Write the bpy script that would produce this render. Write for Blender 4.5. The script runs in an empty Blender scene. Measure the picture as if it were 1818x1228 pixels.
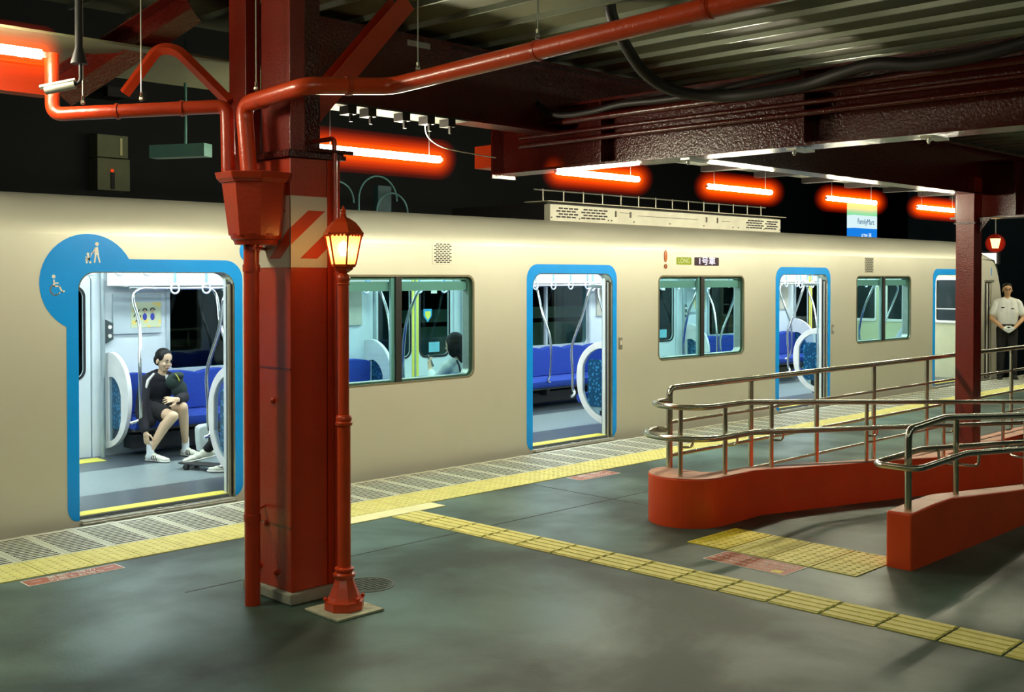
import bpy, bmesh, math, random
from mathutils import Vector, Matrix
random.seed(7)
S = bpy.context.scene
COL = S.collection
PI = math.pi

# ------------------------------------------------------------------ camera, world, exposure
cam = bpy.data.cameras.new('camera'); camo = bpy.data.objects.new('camera', cam); COL.objects.link(camo)
cam.sensor_fit = 'HORIZONTAL'; cam.sensor_width = 36.0
cam.lens = 1975.0/1818.0*36.0
cam.shift_y = -90.0/1818.0
cam.clip_end = 300
PITCH = math.atan(32/1975.0); YAW = math.radians(44.95)
camo.location = (0, -8.2, 1.83)
camo.rotation_euler = (PI/2-PITCH, 0, -YAW)
S.camera = camo
W = bpy.data.worlds.new('night'); S.world = W; W.use_nodes = True
W.node_tree.nodes['Background'].inputs[0].default_value = (0.10, 0.13, 0.16, 1)
W.node_tree.nodes['Background'].inputs[1].default_value = 0.012
S.view_settings.view_transform = 'Standard'; S.view_settings.look = 'None'
S.view_settings.gamma = 1.0; S.view_settings.exposure = 0.0
try: S.view_settings.use_curve_mapping = False
except Exception: pass
S.cycles.max_bounces = 8; S.cycles.transparent_max_bounces = 16; S.cycles.diffuse_bounces = 4
S.cycles.sample_clamp_indirect = 4.0
S.cycles.use_denoising = True
S.cycles.caustics_reflective = False; S.cycles.caustics_refractive = False

# ------------------------------------------------------------------ materials
MATS = {}
def mat(name, col, rough=0.5, metal=0.0, var=0.12, scale=6.0, bump=0.0, bscale=60.0, coat=0.0, spec=0.5, tex=None):
    if name in MATS: return MATS[name]
    m = bpy.data.materials.new(name); m.use_nodes = True
    nt = m.node_tree; n = nt.nodes; L = nt.links
    b = n['Principled BSDF']
    tc = n.new('ShaderNodeTexCoord')
    nz = n.new('ShaderNodeTexNoise'); nz.inputs['Scale'].default_value = scale; nz.inputs['Detail'].default_value = 5
    L.new(tc.outputs['Object'], nz.inputs['Vector'])
    mx = n.new('ShaderNodeMix'); mx.data_type = 'RGBA'
    c2 = [max(0, c*(1-var*2)) for c in col]; c1 = [min(1, c*(1+var)) for c in col]
    mx.inputs[6].default_value = (*c2, 1); mx.inputs[7].default_value = (*c1, 1)
    L.new(nz.outputs['Fac'], mx.inputs[0]); L.new(mx.outputs[2], b.inputs['Base Color'])
    b.inputs['Roughness'].default_value = rough; b.inputs['Metallic'].default_value = metal
    b.inputs['Specular IOR Level'].default_value = spec
    b.inputs['Coat Weight'].default_value = coat; b.inputs['Coat Roughness'].default_value = 0.15
    if bump > 0:
        n2 = n.new('ShaderNodeTexNoise'); n2.inputs['Scale'].default_value = bscale; n2.inputs['Detail'].default_value = 3
        L.new(tc.outputs['Object'], n2.inputs['Vector'])
        bp = n.new('ShaderNodeBump'); bp.inputs['Strength'].default_value = bump; bp.inputs['Distance'].default_value = 0.01
        L.new(n2.outputs['Fac'], bp.inputs['Height']); L.new(bp.outputs['Normal'], b.inputs['Normal'])
    MATS[name] = m
    return m
def emis(name, col, strength):
    if name in MATS: return MATS[name]
    m = bpy.data.materials.new(name); m.use_nodes = True
    nt = m.node_tree; nt.nodes.clear()
    o = nt.nodes.new('ShaderNodeOutputMaterial'); e = nt.nodes.new('ShaderNodeEmission')
    e.inputs[0].default_value = (*col, 1); e.inputs[1].default_value = strength
    nt.links.new(e.outputs[0], o.inputs[0]); MATS[name] = m
    return m
def glass(name, tint, refl=1.0, rough=0.02):
    if name in MATS: return MATS[name]
    m = bpy.data.materials.new(name); m.use_nodes = True
    nt = m.node_tree; nt.nodes.clear(); n = nt.nodes; L = nt.links
    o = n.new('ShaderNodeOutputMaterial'); t = n.new('ShaderNodeBsdfTransparent'); g = n.new('ShaderNodeBsdfGlossy')
    t.inputs[0].default_value = (*tint, 1); g.inputs['Roughness'].default_value = rough
    lw = n.new('ShaderNodeLayerWeight'); lw.inputs[0].default_value = 0.5
    f = n.new('ShaderNodeMath'); f.operation = 'POWER'; f.inputs[1].default_value = 4.0; L.new(lw.outputs['Facing'], f.inputs[0])
    mu = n.new('ShaderNodeMath'); mu.operation = 'MULTIPLY_ADD'; mu.inputs[1].default_value = 0.7*refl; mu.inputs[2].default_value = 0.04*refl
    mx = n.new('ShaderNodeMixShader')
    L.new(f.outputs[0], mu.inputs[0]); L.new(mu.outputs[0], mx.inputs[0]); L.new(t.outputs[0], mx.inputs[1]); L.new(g.outputs[0], mx.inputs[2])
    L.new(mx.outputs[0], o.inputs[0]); MATS[name] = m
    return m
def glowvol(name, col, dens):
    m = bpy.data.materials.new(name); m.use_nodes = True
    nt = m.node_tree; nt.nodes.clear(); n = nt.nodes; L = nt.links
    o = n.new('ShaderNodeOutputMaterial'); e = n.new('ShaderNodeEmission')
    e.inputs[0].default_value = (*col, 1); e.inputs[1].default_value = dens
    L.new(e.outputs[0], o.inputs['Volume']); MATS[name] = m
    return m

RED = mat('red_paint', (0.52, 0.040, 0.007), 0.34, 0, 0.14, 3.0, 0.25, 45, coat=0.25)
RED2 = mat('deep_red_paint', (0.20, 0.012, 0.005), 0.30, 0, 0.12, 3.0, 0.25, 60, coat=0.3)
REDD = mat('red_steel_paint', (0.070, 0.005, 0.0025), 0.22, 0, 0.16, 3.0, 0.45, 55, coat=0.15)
ORED = mat('lamp_post_paint', (0.74, 0.066, 0.010), 0.33, 0, 0.12, 8.0, 0.2, 60, coat=0.3)
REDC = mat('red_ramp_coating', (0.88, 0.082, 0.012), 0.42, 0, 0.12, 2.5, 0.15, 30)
PINK = mat('faded_red_top', (0.62, 0.30, 0.19), 0.45, 0, 0.2, 5.0, 0.2, 30)  # pink tone paints ceiling light sheen onto the red wall tops
BODY = mat('train_body_paint', (0.74, 0.74, 0.61), 0.42, 0.45, 0.04, 1.2, 0.03, 6)
ROOFM = mat('train_roof', (0.42, 0.42, 0.34), 0.5, 0.1, 0.1)
BLUE = mat('blue_door_paint', (0.0, 0.33, 0.95), 0.35, 0, 0.06, 4)
STEEL = mat('brushed_steel', (0.70, 0.69, 0.57), 0.22, 0.95, 0.1, 20, 0.05, 90)
STEELD = mat('dull_steel', (0.50, 0.50, 0.42), 0.38, 0.8, 0.1, 20)
CHROME = mat('chrome_pole', (0.75, 0.78, 0.76), 0.16, 1.0, 0.05, 20)
WHITE = mat('white_paint', (0.80, 0.80, 0.72), 0.45, 0, 0.05)
INW = mat('interior_white', (0.72, 0.82, 0.84), 0.45, 0, 0.03)
INWG = mat('interior_grey', (0.50, 0.60, 0.62), 0.4, 0.2, 0.05)
CREAM = mat('cab_cream', (0.62, 0.62, 0.38), 0.5, 0, 0.05)
BLACK = mat('black_rubber', (0.012, 0.012, 0.012), 0.6, 0, 0.2)
BLACKM = mat('black_cable', (0.010, 0.006, 0.005), 0.55, 0, 0.2)
SEAT = mat('blue_seat_fabric', (0.006, 0.050, 0.38), 0.85, 0, 0.35, 120, 0.3, 300)
SEATP = mat('seat_side_fabric', (0.01, 0.10, 0.50), 0.85, 0, 0.45, 90)
YEL = mat('yellow_tactile', (0.80, 0.74, 0.24), 0.6, 0, 0.12, 9, 0.2, 80)
YELS = mat('strong_yellow_tactile', (0.74, 0.62, 0.04), 0.5, 0, 0.12, 9, 0.2, 80)
YELP = mat('pale_yellow_plate', (0.90, 0.86, 0.46), 0.55, 0, 0.05, 9)
YELF = mat('yellow_floor_strip', (0.80, 0.74, 0.10), 0.5, 0, 0.05)
GRATE = mat('grating_metal', (0.66, 0.68, 0.54), 0.5, 0.1, 0.18, 3, 0.1, 50)
CONC = mat('pale_concrete', (0.42, 0.43, 0.34), 0.8, 0, 0.2, 12, 0.4, 60)
RIBM = mat('deck_rib', (0.24, 0.27, 0.20), 0.35, 0.5, 0.1)
DECK = mat('deck_sheet', (0.10, 0.10, 0.05), 0.65, 0.0, 0.2, 2)
DARKC = mat('dark_concrete', (0.05, 0.055, 0.05), 0.85, 0, 0.3, 1.5)
BALL = mat('track_ballast', (0.05, 0.045, 0.04), 0.9, 0, 0.5, 20, 0.8, 30)
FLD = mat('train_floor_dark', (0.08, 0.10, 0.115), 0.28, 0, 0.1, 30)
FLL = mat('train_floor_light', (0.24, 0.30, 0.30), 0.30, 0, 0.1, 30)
STICK = mat('red_floor_sticker', (0.42, 0.105, 0.045), 0.5, 0, 0.15, 20)
STRW = mat('panel_white', (0.78, 0.75, 0.60), 0.4, 0, 0.04)
STRR = mat('panel_red', (0.62, 0.06, 0.012), 0.4, 0, 0.08)
NIGHTB = mat('night_building', (0.012, 0.015, 0.016), 0.8, 0, 0.3, 0.7)
NIGHTT = mat('teal_building', (0.06, 0.12, 0.16), 0.7, 0, 0.3, 0.7)
PALEG = mat('pale_green_wall', (0.34, 0.42, 0.33), 0.7, 0, 0.1, 2)
TEAL = mat('teal_metal', (0.05, 0.14, 0.12), 0.4, 0.5, 0.1)
BLUEW = mat('strap_blue', (0.25, 0.42, 0.75), 0.5, 0, 0.05)
SKIN = mat('skin', (0.62, 0.43, 0.27), 0.5, 0, 0.06, 12)
SKINC = mat('skin_tanned', (0.50, 0.30, 0.15), 0.5, 0, 0.06, 12)
HAIR = mat('black_hair', (0.007, 0.005, 0.004), 0.55, 0, 0.3, 60, spec=0.25)
NAVY = mat('dark_navy_cloth', (0.004, 0.0045, 0.009), 0.9, 0, 0.3, 20, 0.3, 40)
BLKC = mat('black_cloth', (0.004, 0.0045, 0.0045), 0.9, 0, 0.3, 20, 0.3, 40)
SHIRT = mat('white_shirt', (0.66, 0.70, 0.66), 0.8, 0, 0.06, 14, 0.35, 22)
SOCK = mat('white_sock', (0.72, 0.78, 0.80), 0.85, 0, 0.06, 30, 0.3, 120)
SHOE = mat('cream_shoe', (0.66, 0.68, 0.55), 0.6, 0, 0.08, 30)
GREENC = mat('dark_green_bag', (0.015, 0.035, 0.028), 0.8, 0, 0.3, 20)
LIP = mat('lips', (0.40, 0.13, 0.10), 0.5, 0, 0.05)
WGLASS = glass('green_window_glass', (0.50, 0.76, 0.72), 1.0)
PGLASS = glass('partition_glass', (0.55, 0.72, 0.78), 1.0, 0.15)
DGLASS = glass('door_glass', (0.55, 0.72, 0.72), 1.0)
TUBE = emis('tube_light_glow', (1.0, 0.93, 0.68), 225)
TUBEW = emis('cool_tube_glow', (0.95, 1.0, 0.76), 46)
INLIGHT = emis('interior_light_panel', (0.84, 0.97, 1.0), 26)
LANT = emis('lantern_bulb', (1.0, 0.70, 0.26), 48)
HALO = [glowvol('red_glow_%d' % k, c_, q_) for k, (c_, q_) in enumerate((((1.0, 0.03, 0.0), 0.4), ((1.0, 0.05, 0.0), 0.8), ((1.0, 0.07, 0.0), 1.1), ((1.0, 0.08, 0.0), 1.5), ((1.0, 0.20, 0.0), 2.4)))]  # added emissive shells imitating halation; the tubes themselves are white

# asphalt: dark green grey, with paler, smoother patches
def asphalt():
    m = bpy.data.materials.new('asphalt'); m.use_nodes = True
    nt = m.node_tree; n = nt.nodes; L = nt.links; b = n['Principled BSDF']
    tc = n.new('ShaderNodeTexCoord')
    n1 = n.new('ShaderNodeTexNoise'); n1.inputs['Scale'].default_value = 0.9; n1.inputs['Detail'].default_value = 5; n1.inputs['Distortion'].default_value = 0.25
    n2 = n.new('ShaderNodeTexNoise'); n2.inputs['Scale'].default_value = 55; n2.inputs['Detail'].default_value = 3
    L.new(tc.outputs['Object'], n1.inputs['Vector']); L.new(tc.outputs['Object'], n2.inputs['Vector'])
    cr = n.new('ShaderNodeValToRGB'); cr.color_ramp.elements[0].position = 0.40; cr.color_ramp.elements[1].position = 0.64
    cr.color_ramp.elements[0].color = (0.018, 0.036, 0.024, 1); cr.color_ramp.elements[1].color = (0.074, 0.140, 0.114, 1)
    L.new(n1.outputs['Fac'], cr.inputs[0])
    mx = n.new('ShaderNodeMix'); mx.data_type = 'RGBA'; mx.blend_type = 'MULTIPLY'; mx.inputs[0].default_value = 0.5
    L.new(cr.outputs[0], mx.inputs[6]); L.new(n2.outputs['Color'], mx.inputs[7]); 
    L.new(cr.outputs[0], b.inputs['Base Color'])
    rr = n.new('ShaderNodeMapRange'); rr.inputs[1].default_value = 0.35; rr.inputs[2].default_value = 0.7; rr.inputs[3].default_value = 0.58; rr.inputs[4].default_value = 0.34
    L.new(n1.outputs['Fac'], rr.inputs[0]); L.new(rr.outputs[0], b.inputs['Roughness'])
    bp = n.new('ShaderNodeBump'); bp.inputs['Strength'].default_value = 0.25; bp.inputs['Distance'].default_value = 0.004
    L.new(n2.outputs['Fac'], bp.inputs['Height']); L.new(bp.outputs['Normal'], b.inputs['Normal'])
    b.inputs['Specular IOR Level'].default_value = 0.45
    return m
ASPH = asphalt()
# seat/partition speckle
def speckle(name, c1, c2, scale, rough=0.8):
    m = bpy.data.materials.new(name); m.use_nodes = True
    nt = m.node_tree; n = nt.nodes; L = nt.links; b = n['Principled BSDF']
    tc = n.new('ShaderNodeTexCoord'); v = n.new('ShaderNodeTexVoronoi'); v.inputs['Scale'].default_value = scale
    L.new(tc.outputs['Object'], v.inputs['Vector'])
    cr = n.new('ShaderNodeValToRGB'); cr.color_ramp.elements[0].position = 0.28; cr.color_ramp.elements[1].position = 0.42
    cr.color_ramp.elements[0].color = (*c1, 1); cr.color_ramp.elements[1].color = (*c2, 1)
    L.new(v.outputs['Distance'], cr.inputs[0]); L.new(cr.outputs[0], b.inputs['Base Color']); b.inputs['Roughness'].default_value = rough
    return m
PATT = speckle('patterned_glass', (0.16, 0.50, 0.85), (0.03, 0.13, 0.25), 26, 0.3)

# ------------------------------------------------------------------ mesh helpers
class MB:
    def __init__(s): s.v = []; s.f = []; s.mi = []
    def add(s, v, f, k=0):
        b = len(s.v); s.v += [tuple(p) for p in v]; s.f += [tuple(b+i for i in q) for q in f]; s.mi += [k]*len(f); return s
    def box(s, x0, x1, y0, y1, z0, z1, k=0, M=None):
        v = [(x0,y0,z0),(x1,y0,z0),(x1,y1,z0),(x0,y1,z0),(x0,y0,z1),(x1,y0,z1),(x1,y1,z1),(x0,y1,z1)]
        if M is not None: v = [tuple(M @ Vector(p)) for p in v]
        return s.add(v, [(0,3,2,1),(4,5,6,7),(0,1,5,4),(1,2,6,5),(2,3,7,6),(3,0,4,7)], k)
    def prism(s, pts, a, b, axis='y', k=0):
        """pts: 2-D outline; extruded along axis between a and b"""
        def P(p, t):
            return {'y': (p[0], t, p[1]), 'x': (t, p[0], p[1]), 'z': (p[0], p[1], t)}[axis]
        n = len(pts); v = [P(p, a) for p in pts]+[P(p, b) for p in pts]
        f = [tuple(range(n)), tuple(range(2*n-1, n-1, -1))]+[(i, i+n, (i+1) % n+n, (i+1) % n) for i in range(n)]
        return s.add(v, f, k)
    def lathe(s, prof, c, seg=24, k=0, rot=0.0, sx=1, sy=1):
        v = []; f = []
        for r, z in prof:
            for i in range(seg):
                a = rot+2*PI*i/seg; v.append((c[0]+r*math.cos(a)*sx, c[1]+r*math.sin(a)*sy, c[2]+z))
        for j in range(len(prof)-1):
            for i in range(seg):
                q = (i+1) % seg; f.append((j*seg+i, j*seg+q, (j+1)*seg+q, (j+1)*seg+i))
        f.append(tuple(range(seg-1, -1, -1))); f.append(tuple((len(prof)-1)*seg+i for i in range(seg)))
        return s.add(v, f, k)
    def tube(s, pts, r, seg=12, k=0, closed=False):
        pts = [Vector(p) for p in pts]; n = len(pts)
        rs = r if isinstance(r, (list, tuple)) else [r]*n
        v = []; up = None
        for i, p in enumerate(pts):
            if closed: t = (pts[(i+1) % n]-pts[i-1]).normalized()
            elif i == 0: t = (pts[1]-p).normalized()
            elif i == n-1: t = (p-pts[-2]).normalized()
            else: t = ((pts[i+1]-p).normalized()+(p-pts[i-1]).normalized()).normalized()
            if up is None:
                up = Vector((0,0,1)) if abs(t.z) < 0.9 else Vector((1,0,0))
            a = up-t*up.dot(t)
            if a.length < 1e-5: a = Vector((1,0,0))-t*t.x
            a.normalize(); up = a; b = t.cross(a)
            for q in range(seg):
                g = 2*PI*q/seg; v.append(tuple(p+(a*math.cos(g)+b*math.sin(g))*rs[i]))
        f = []
        for i in range(n if closed else n-1):
            j = (i+1) % n
            for q in range(seg):
                w = (q+1) % seg; f.append((i*seg+q, i*seg+w, j*seg+w, j*seg+q))
        if not closed: f += [tuple(range(seg-1, -1, -1)), tuple((n-1)*seg+q for q in range(seg))]
        return s.add(v, f, k)
    def sphere(s, c, r, seg=12, rings=8, k=0, M=None):
        r = r if isinstance(r, (list, tuple)) else (r, r, r)
        v = []; f = []
        for j in range(1, rings):
            th = PI*j/rings
            for i in range(seg):
                ph = 2*PI*i/seg; p = Vector((r[0]*math.sin(th)*math.cos(ph), r[1]*math.sin(th)*math.sin(ph), r[2]*math.cos(th)))
                if M is not None: p = M @ p
                v.append(tuple(Vector(c)+p))
        top = Vector((0,0,r[2])); bot = Vector((0,0,-r[2]))
        if M is not None: top = M @ top; bot = M @ bot
        v.append(tuple(Vector(c)+top)); v.append(tuple(Vector(c)+bot)); T = len(v)-2; B = len(v)-1
        for j in range(rings-2):
            for i in range(seg):
                q = (i+1) % seg; f.append((j*seg+i, (j+1)*seg+i, (j+1)*seg+q, j*seg+q))
        for i in range(seg):
            q = (i+1) % seg; f.append((T, i, q)); f.append((B, (rings-2)*seg+q, (rings-2)*seg+i))
        return s.add(v, f, k)
    def mesh(s, name, mats, smooth=False):
        me = bpy.data.meshes.new(name); me.from_pydata(s.v, [], s.f)
        bm = bmesh.new(); bm.from_mesh(me); bmesh.ops.recalc_face_normals(bm, faces=bm.faces); bm.to_mesh(me); bm.free()
        for m in (mats if isinstance(mats, (list, tuple)) else [mats]): me.materials.append(m)
        if any(s.mi): me.polygons.foreach_set('material_index', s.mi)
        if smooth: shade(me)
        me.update(); return me
    def build(s, name, mats, parent=None, smooth=False, bevel=0.0, **kw):
        return link(name, s.mesh(name, mats, smooth), parent, bevel=bevel, **kw)
def shade(me, ang=40):
    me.polygons.foreach_set('use_smooth', [True]*len(me.polygons))
    try: me.set_sharp_from_angle(angle=math.radians(ang))
    except Exception: pass
def link(name, data, parent=None, loc=(0,0,0), rot=(0,0,0), bevel=0.0, **kw):
    o = bpy.data.objects.new(name, data); COL.objects.link(o); o.location = loc; o.rotation_euler = rot
    if parent is not None:
        o.parent = parent
        if parent.get('_c'): pass
        o.matrix_parent_inverse = Matrix.Translation(-parent.location) if parent.type == 'EMPTY' and parent.parent is None else Matrix()
    if bevel > 0:
        b = o.modifiers.new('b', 'BEVEL'); b.width = bevel; b.segments = 2; b.limit_method = 'ANGLE'
    for k, v in kw.items(): o[k] = v
    return o
def thing(name, loc, label, cat, group=None):
    o = bpy.data.objects.new(name, None); COL.objects.link(o); o.location = loc; o.empty_display_size = 0.1
    o['label'] = label; o['category'] = cat
    if group: o['group'] = group
    return o
def tag(o, label, cat, group=None):
    o['label'] = label; o['category'] = cat
    if group: o['group'] = group
    return o
def fillet(pts, r, n=6):
    """round the corners of a polyline"""
    P = [Vector(p) for p in pts]; out = [P[0]]
    for i in range(1, len(P)-1):
        a = (P[i-1]-P[i]); b = (P[i+1]-P[i]); la, lb = a.length, b.length; a.normalize(); b.normalize()
        d = min(r, la*0.48, lb*0.48); p0 = P[i]+a*d; p1 = P[i]+b*d
        for k in range(n+1):
            t = k/n; out.append(p0*(1-t)**2+P[i]*2*t*(1-t)+p1*t*t)
    out.append(P[-1]); return out
def smoothpath(pts, n=6):
    P = [Vector(p) for p in pts]; out = []
    for i in range(len(P)-1):
        p0 = P[max(i-1, 0)]; p1 = P[i]; p2 = P[i+1]; p3 = P[min(i+2, len(P)-1)]
        for k in range(n):
            t = k/n
            out.append(0.5*((2*p1)+(p2-p0)*t+(2*p0-5*p1+4*p2-p3)*t*t+(-p0+3*p1-3*p2+p3)*t**3))
    out.append(P[-1]); return out
def rrect(x0, x1, z0, z1, r, n=6, corners=(1,1,1,1)):
    """outline ccw from bottom-left; corners: bl, br, tr, tl"""
    pts = []
    for (cx, cz, a0), c in zip([(x0+r, z0+r, PI), (x1-r, z0+r, 1.5*PI), (x1-r, z1-r, 0), (x0+r, z1-r, PI/2)], corners):
        if c:
            for k in range(n+1):
                a = a0+PI/2*k/n; pts.append((cx+r*math.cos(a), cz+r*math.sin(a)))
        else:
            pts.append((x0 if cx < (x0+x1)/2 else x1, z0 if cz < (z0+z1)/2 else z1))
    return pts
def plate(outer, holes, y0, y1, axis='y'):
    """flat plate with holes, in the (x,z) plane for axis y, (y,z) for axis x, (x,y) for axis z"""
    bm = bmesh.new()
    def P(p, t): return {'y': (p[0], t, p[1]), 'x': (t, p[0], p[1]), 'z': (p[0], p[1], t)}[axis]
    for loop in [outer]+holes:
        vs = [bm.verts.new(P(p, y0)) for p in loop]
        for i in range(len(vs)): bm.edges.new((vs[i], vs[(i+1) % len(vs)]))
    bmesh.ops.triangle_fill(bm, use_beauty=True, use_dissolve=False, edges=bm.edges[:])
    if y1 != y0:
        g = bmesh.ops.extrude_face_region(bm, geom=bm.faces[:])
        d = Vector(P((0, 0), y1-y0))
        bmesh.ops.translate(bm, vec=d, verts=[e for e in g['geom'] if isinstance(e, bmesh.types.BMVert)])
    bmesh.ops.recalc_face_normals(bm, faces=bm.faces)
    m = MB(); bm.verts.index_update()
    m.v = [tuple(v.co) for v in bm.verts]; m.f = [tuple(v.index for v in f.verts) for f in bm.faces]; m.mi = [0]*len(m.f)
    bm.free(); return m
def text(name, body, size, loc, rot, m, parent, extrude=0.001, align='CENTER', bold=0.0, sx=1.0):
    c = bpy.data.curves.new(name, 'FONT'); c.body = body; c.size = size; c.extrude = extrude; c.align_x = align; c.align_y = 'CENTER'; c.offset = bold
    c.materials.append(m)
    tmp = bpy.data.objects.new('tmp', c); COL.objects.link(tmp)
    me = bpy.data.meshes.new_from_object(tmp.evaluated_get(bpy.context.evaluated_depsgraph_get())); bpy.data.objects.remove(tmp)
    o = link(name, me, parent, loc, rot); o.scale = (sx, 1, 1)
    return o

# ------------------------------------------------------------------ platform floor (setting)
floor = MB()
EDGE = -0.20
floor.box(-6, 34, -3.40, EDGE-0.74, -1.1, 0)        # train side of the ramp opening
MB().box(-6, 34, EDGE-0.74, EDGE-0.02, -1.1, -0.12).build('floor_trough', BLACK, kind='structure') # ledge under the grating, black to paint in the slots' shade
floor.box(-6, 34, -14, -4.95, -1.1, 0)
floor.box(-6, 7.40, -4.95, -3.40, -1.1, 0)
FL = floor.build('floor', ASPH, kind='structure')
rf = MB()
rf.prism([(7.40, -0.0), (20, -1.07), (20, -1.2), (7.40, -0.2)], -4.98, -3.40, 'y')
rf.build('floor_ramp', ASPH, kind='structure')
MB().box(-30, 60, -0.18, 30, -1.3, -1.1).build('floor_trackbed', BALL, kind='structure')

TS = 0.3135; T0 = 3.10
# grating panels: real slotted frames
g = MB()
for i in range(15):
    y = -0.045-i*0.0468
    g.box(-TS/2+0.018, TS/2-0.018, y-0.027, y+(0.03 if i == 0 else 0.0), -0.025, 0.0)
g.box(-TS/2+0.002, -TS/2+0.030, -0.742, -0.0, -0.03, 0.001); g.box(TS/2-0.030, TS/2-0.002, -0.742, -0.0, -0.03, 0.001)
gm = g.mesh('grating_panel', [GRATE, BLACK])
for p_ in gm.polygons:
    if abs(p_.normal.y) > 0.9 and p_.center.y < -0.02 and abs(p_.center.x) < 0.02: p_.material_index = 1
for i in range(-4, 66):
    link('grating_panel', gm, FL, (T0+TS*(i+0.5), EDGE, 0.0))
# dome tiles
def dome_tile(w, d, nx, ny, m, name):
    t = MB(); t.box(-w/2, w/2, -d/2, d/2, -0.01, 0.006)
    for i in range(nx):
        for j in range(ny):
            x = -w/2+(i+0.5)*w/nx; y = -d/2+(j+0.5)*d/ny
            t.lathe([(0.016, 0), (0.011, 0.0045)], (x, y, 0.006), 8)
    return t.mesh(name, m)
dt = dome_tile(TS-0.008, 0.405, 5, 7, YEL, 'dome_tile')
for i in range(-4, 66):
    link('tactile_tile', dt, FL, (T0+TS*(i+0.5), -1.155, 0.0))
# plain pale plates where the guiding path meets the edge strip
for i in range(3):
    MB().box(-0.156, 0.156, -0.09, 0.09, -0.01, 0.007).build('plain_tile', YELP, FL, loc=(5.10+0.315*i, -1.46, 0))
# guiding path (bar tiles), runs away from the train
def bar_tile(m):
    t = MB(); t.box(-0.148, 0.148, -0.153, 0.153, -0.01, 0.005)
    for i in range(4):
        x = -0.148+0.074*(i+0.5); t.box(x-0.022, x+0.022, -0.150, 0.150, 0.005, 0.010)
    return t.mesh('bar_tile', m)
bt = bar_tile(YEL)
ys = [-1.56-0.3235*i for i in range(22)]
for i, y in enumerate(ys):
    yy = y-0.16; xx = 5.475+(-1.6-yy)*0.0285
    link('bar_tile', bt, FL, (xx, yy, 0), (0, 0, 0.0285))
# tactile field at the ramp mouth
dt2 = dome_tile(0.29, 0.305, 5, 5, YEL, 'ramp_tile'); dt3 = dome_tile(0.29, 0.305, 5, 5, YELS, 'ramp_tile_new')
for j in range(4):
    for i in range(2):
        link('tactile_tile', dt3 if j == 0 else dt2, FL, (6.41+0.297*i, -3.79-0.318*j, 0))
# concrete patches, joints, manhole
mh = thing('manhole_cover', (4.02, -2.86, 0), 'round manhole cover in the asphalt behind the lamp post', 'manhole')
MB().lathe([(0.165, -0.005), (0.165, 0.003), (0.15, 0.003), (0.15, -0.005)], (4.05, -2.92, 0), 40).build('rim', mat('manhole_rim', (0.10, 0.11, 0.09), 0.5, 0.4), mh)
m_ = MB(); m_.lathe([(0.145, -0.005), (0.145, 0.002)], (4.05, -2.92, 0), 40)
for i in range(9):
    for j in range(9):
        x, y = (i-4)*0.032, (j-4)*0.032
        if x*x+y*y < 0.0175: m_.box(4.05+x-0.011, 4.05+x+0.011, -2.92+y-0.005, -2.92+y+0.005, 0.002, 0.005)
m_.build('lid', mat('manhole_lid', (0.06, 0.075, 0.06), 0.6, 0.2), mh)
def sticker(loc, w, d, rz, label, txt, size, lines=None):
    t = thing('floor_sticker', loc, label, 'sticker')
    a = MB(); a.box(-w/2, w/2, -d/2, d/2, 0.0008, 0.0028)
    o = a.build('border', WHITE, t, loc=loc, rot=(0, 0, rz)); o.matrix_parent_inverse = Matrix.Translation(-Vector(loc))
    a = MB(); a.box(-w/2+0.008, w/2-0.008, -d/2+0.008, d/2-0.008, 0.0029, 0.0034)
    o = a.build('panel', STICK, t, loc=loc, rot=(0, 0, rz)); o.matrix_parent_inverse = Matrix.Translation(-Vector(loc))
    for i, (s, dx, dy, sz) in enumerate(txt):
        M = Matrix.Rotation(rz, 4, 'Z') @ Vector((dx, dy, 0.0038))
        o = text('lettering', s, sz, Vector(loc)+M, (0, 0, rz), WHITE, t, 0.0002, bold=0.0)
    return t
sticker((2.905, -1.475, 0), 0.60, 0.145, 0.0, 'red floor sticker beside the yellow tiles left of the big column', [('黄色い線の', 0, 0.031, 0.062), ('内側でお待ち', 0.01, -0.033, 0.058), ('ー', -0.225, 0, 0.075), ('ー', 0.225, 0, 0.075)], 0.1)
sticker((7.77, -1.485, 0), 0.55, 0.19, 0.0, 'small red floor sticker beside the yellow tiles past the second door', [('黄色い線の', 0, 0.040, 0.065), ('内側でお待ち', 0.01, -0.035, 0.060), ('ー', -0.21, 0, 0.075), ('ー', 0.21, 0, 0.075)], 0.1)
ss = sticker((6.11, -4.275, 0), 0.60, 0.275, -PI/2, 'red floor sticker with small lettering before the tactile tiles at the ramp', [('スロープをご利用の際は', 0, 0.07, 0.05), ('足もとに十分ご注意ください', 0, 0.0, 0.042), ('手すりをお持ちください', -0.04, -0.07, 0.045)], 0.1)
MB().box(6.0, 6.06, -4.53, -4.46, 0.0036, 0.004).build('yellow_mark', YELS, ss)
# asphalt seams
sm = MB()
sm.box(3.2, 12, -2.312, -2.30, 0.0, 0.0012)
sm.box(7.05, 7.062, -2.9, -1.4, 0.0, 0.0012)
sm.build('floor_seam', mat('seam', (0.035, 0.04, 0.035), 0.7), FL)

# ------------------------------------------------------------------ canopy deck (setting)
d = MB(); d.box(-6, 32, -14, -0.95, 3.62, 3.65)
CE = d.build('ceiling', DECK, kind='structure')
rb = MB(); rb.prism([(-0.016, 3.62), (0.016, 3.62), (0.010, 3.585), (-0.010, 3.585)], -14, -0.95, 'y'); rbm = rb.mesh('deck_rib', RIBM)
for i in range(-26, 64):
    link('deck_rib', rbm, CE, (6.68+0.395*i, 0, 0))
MB().box(-6, 34, -14, -0.93, 3.66, 3.72).build('ceiling_top', DARKC, kind='structure')

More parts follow.
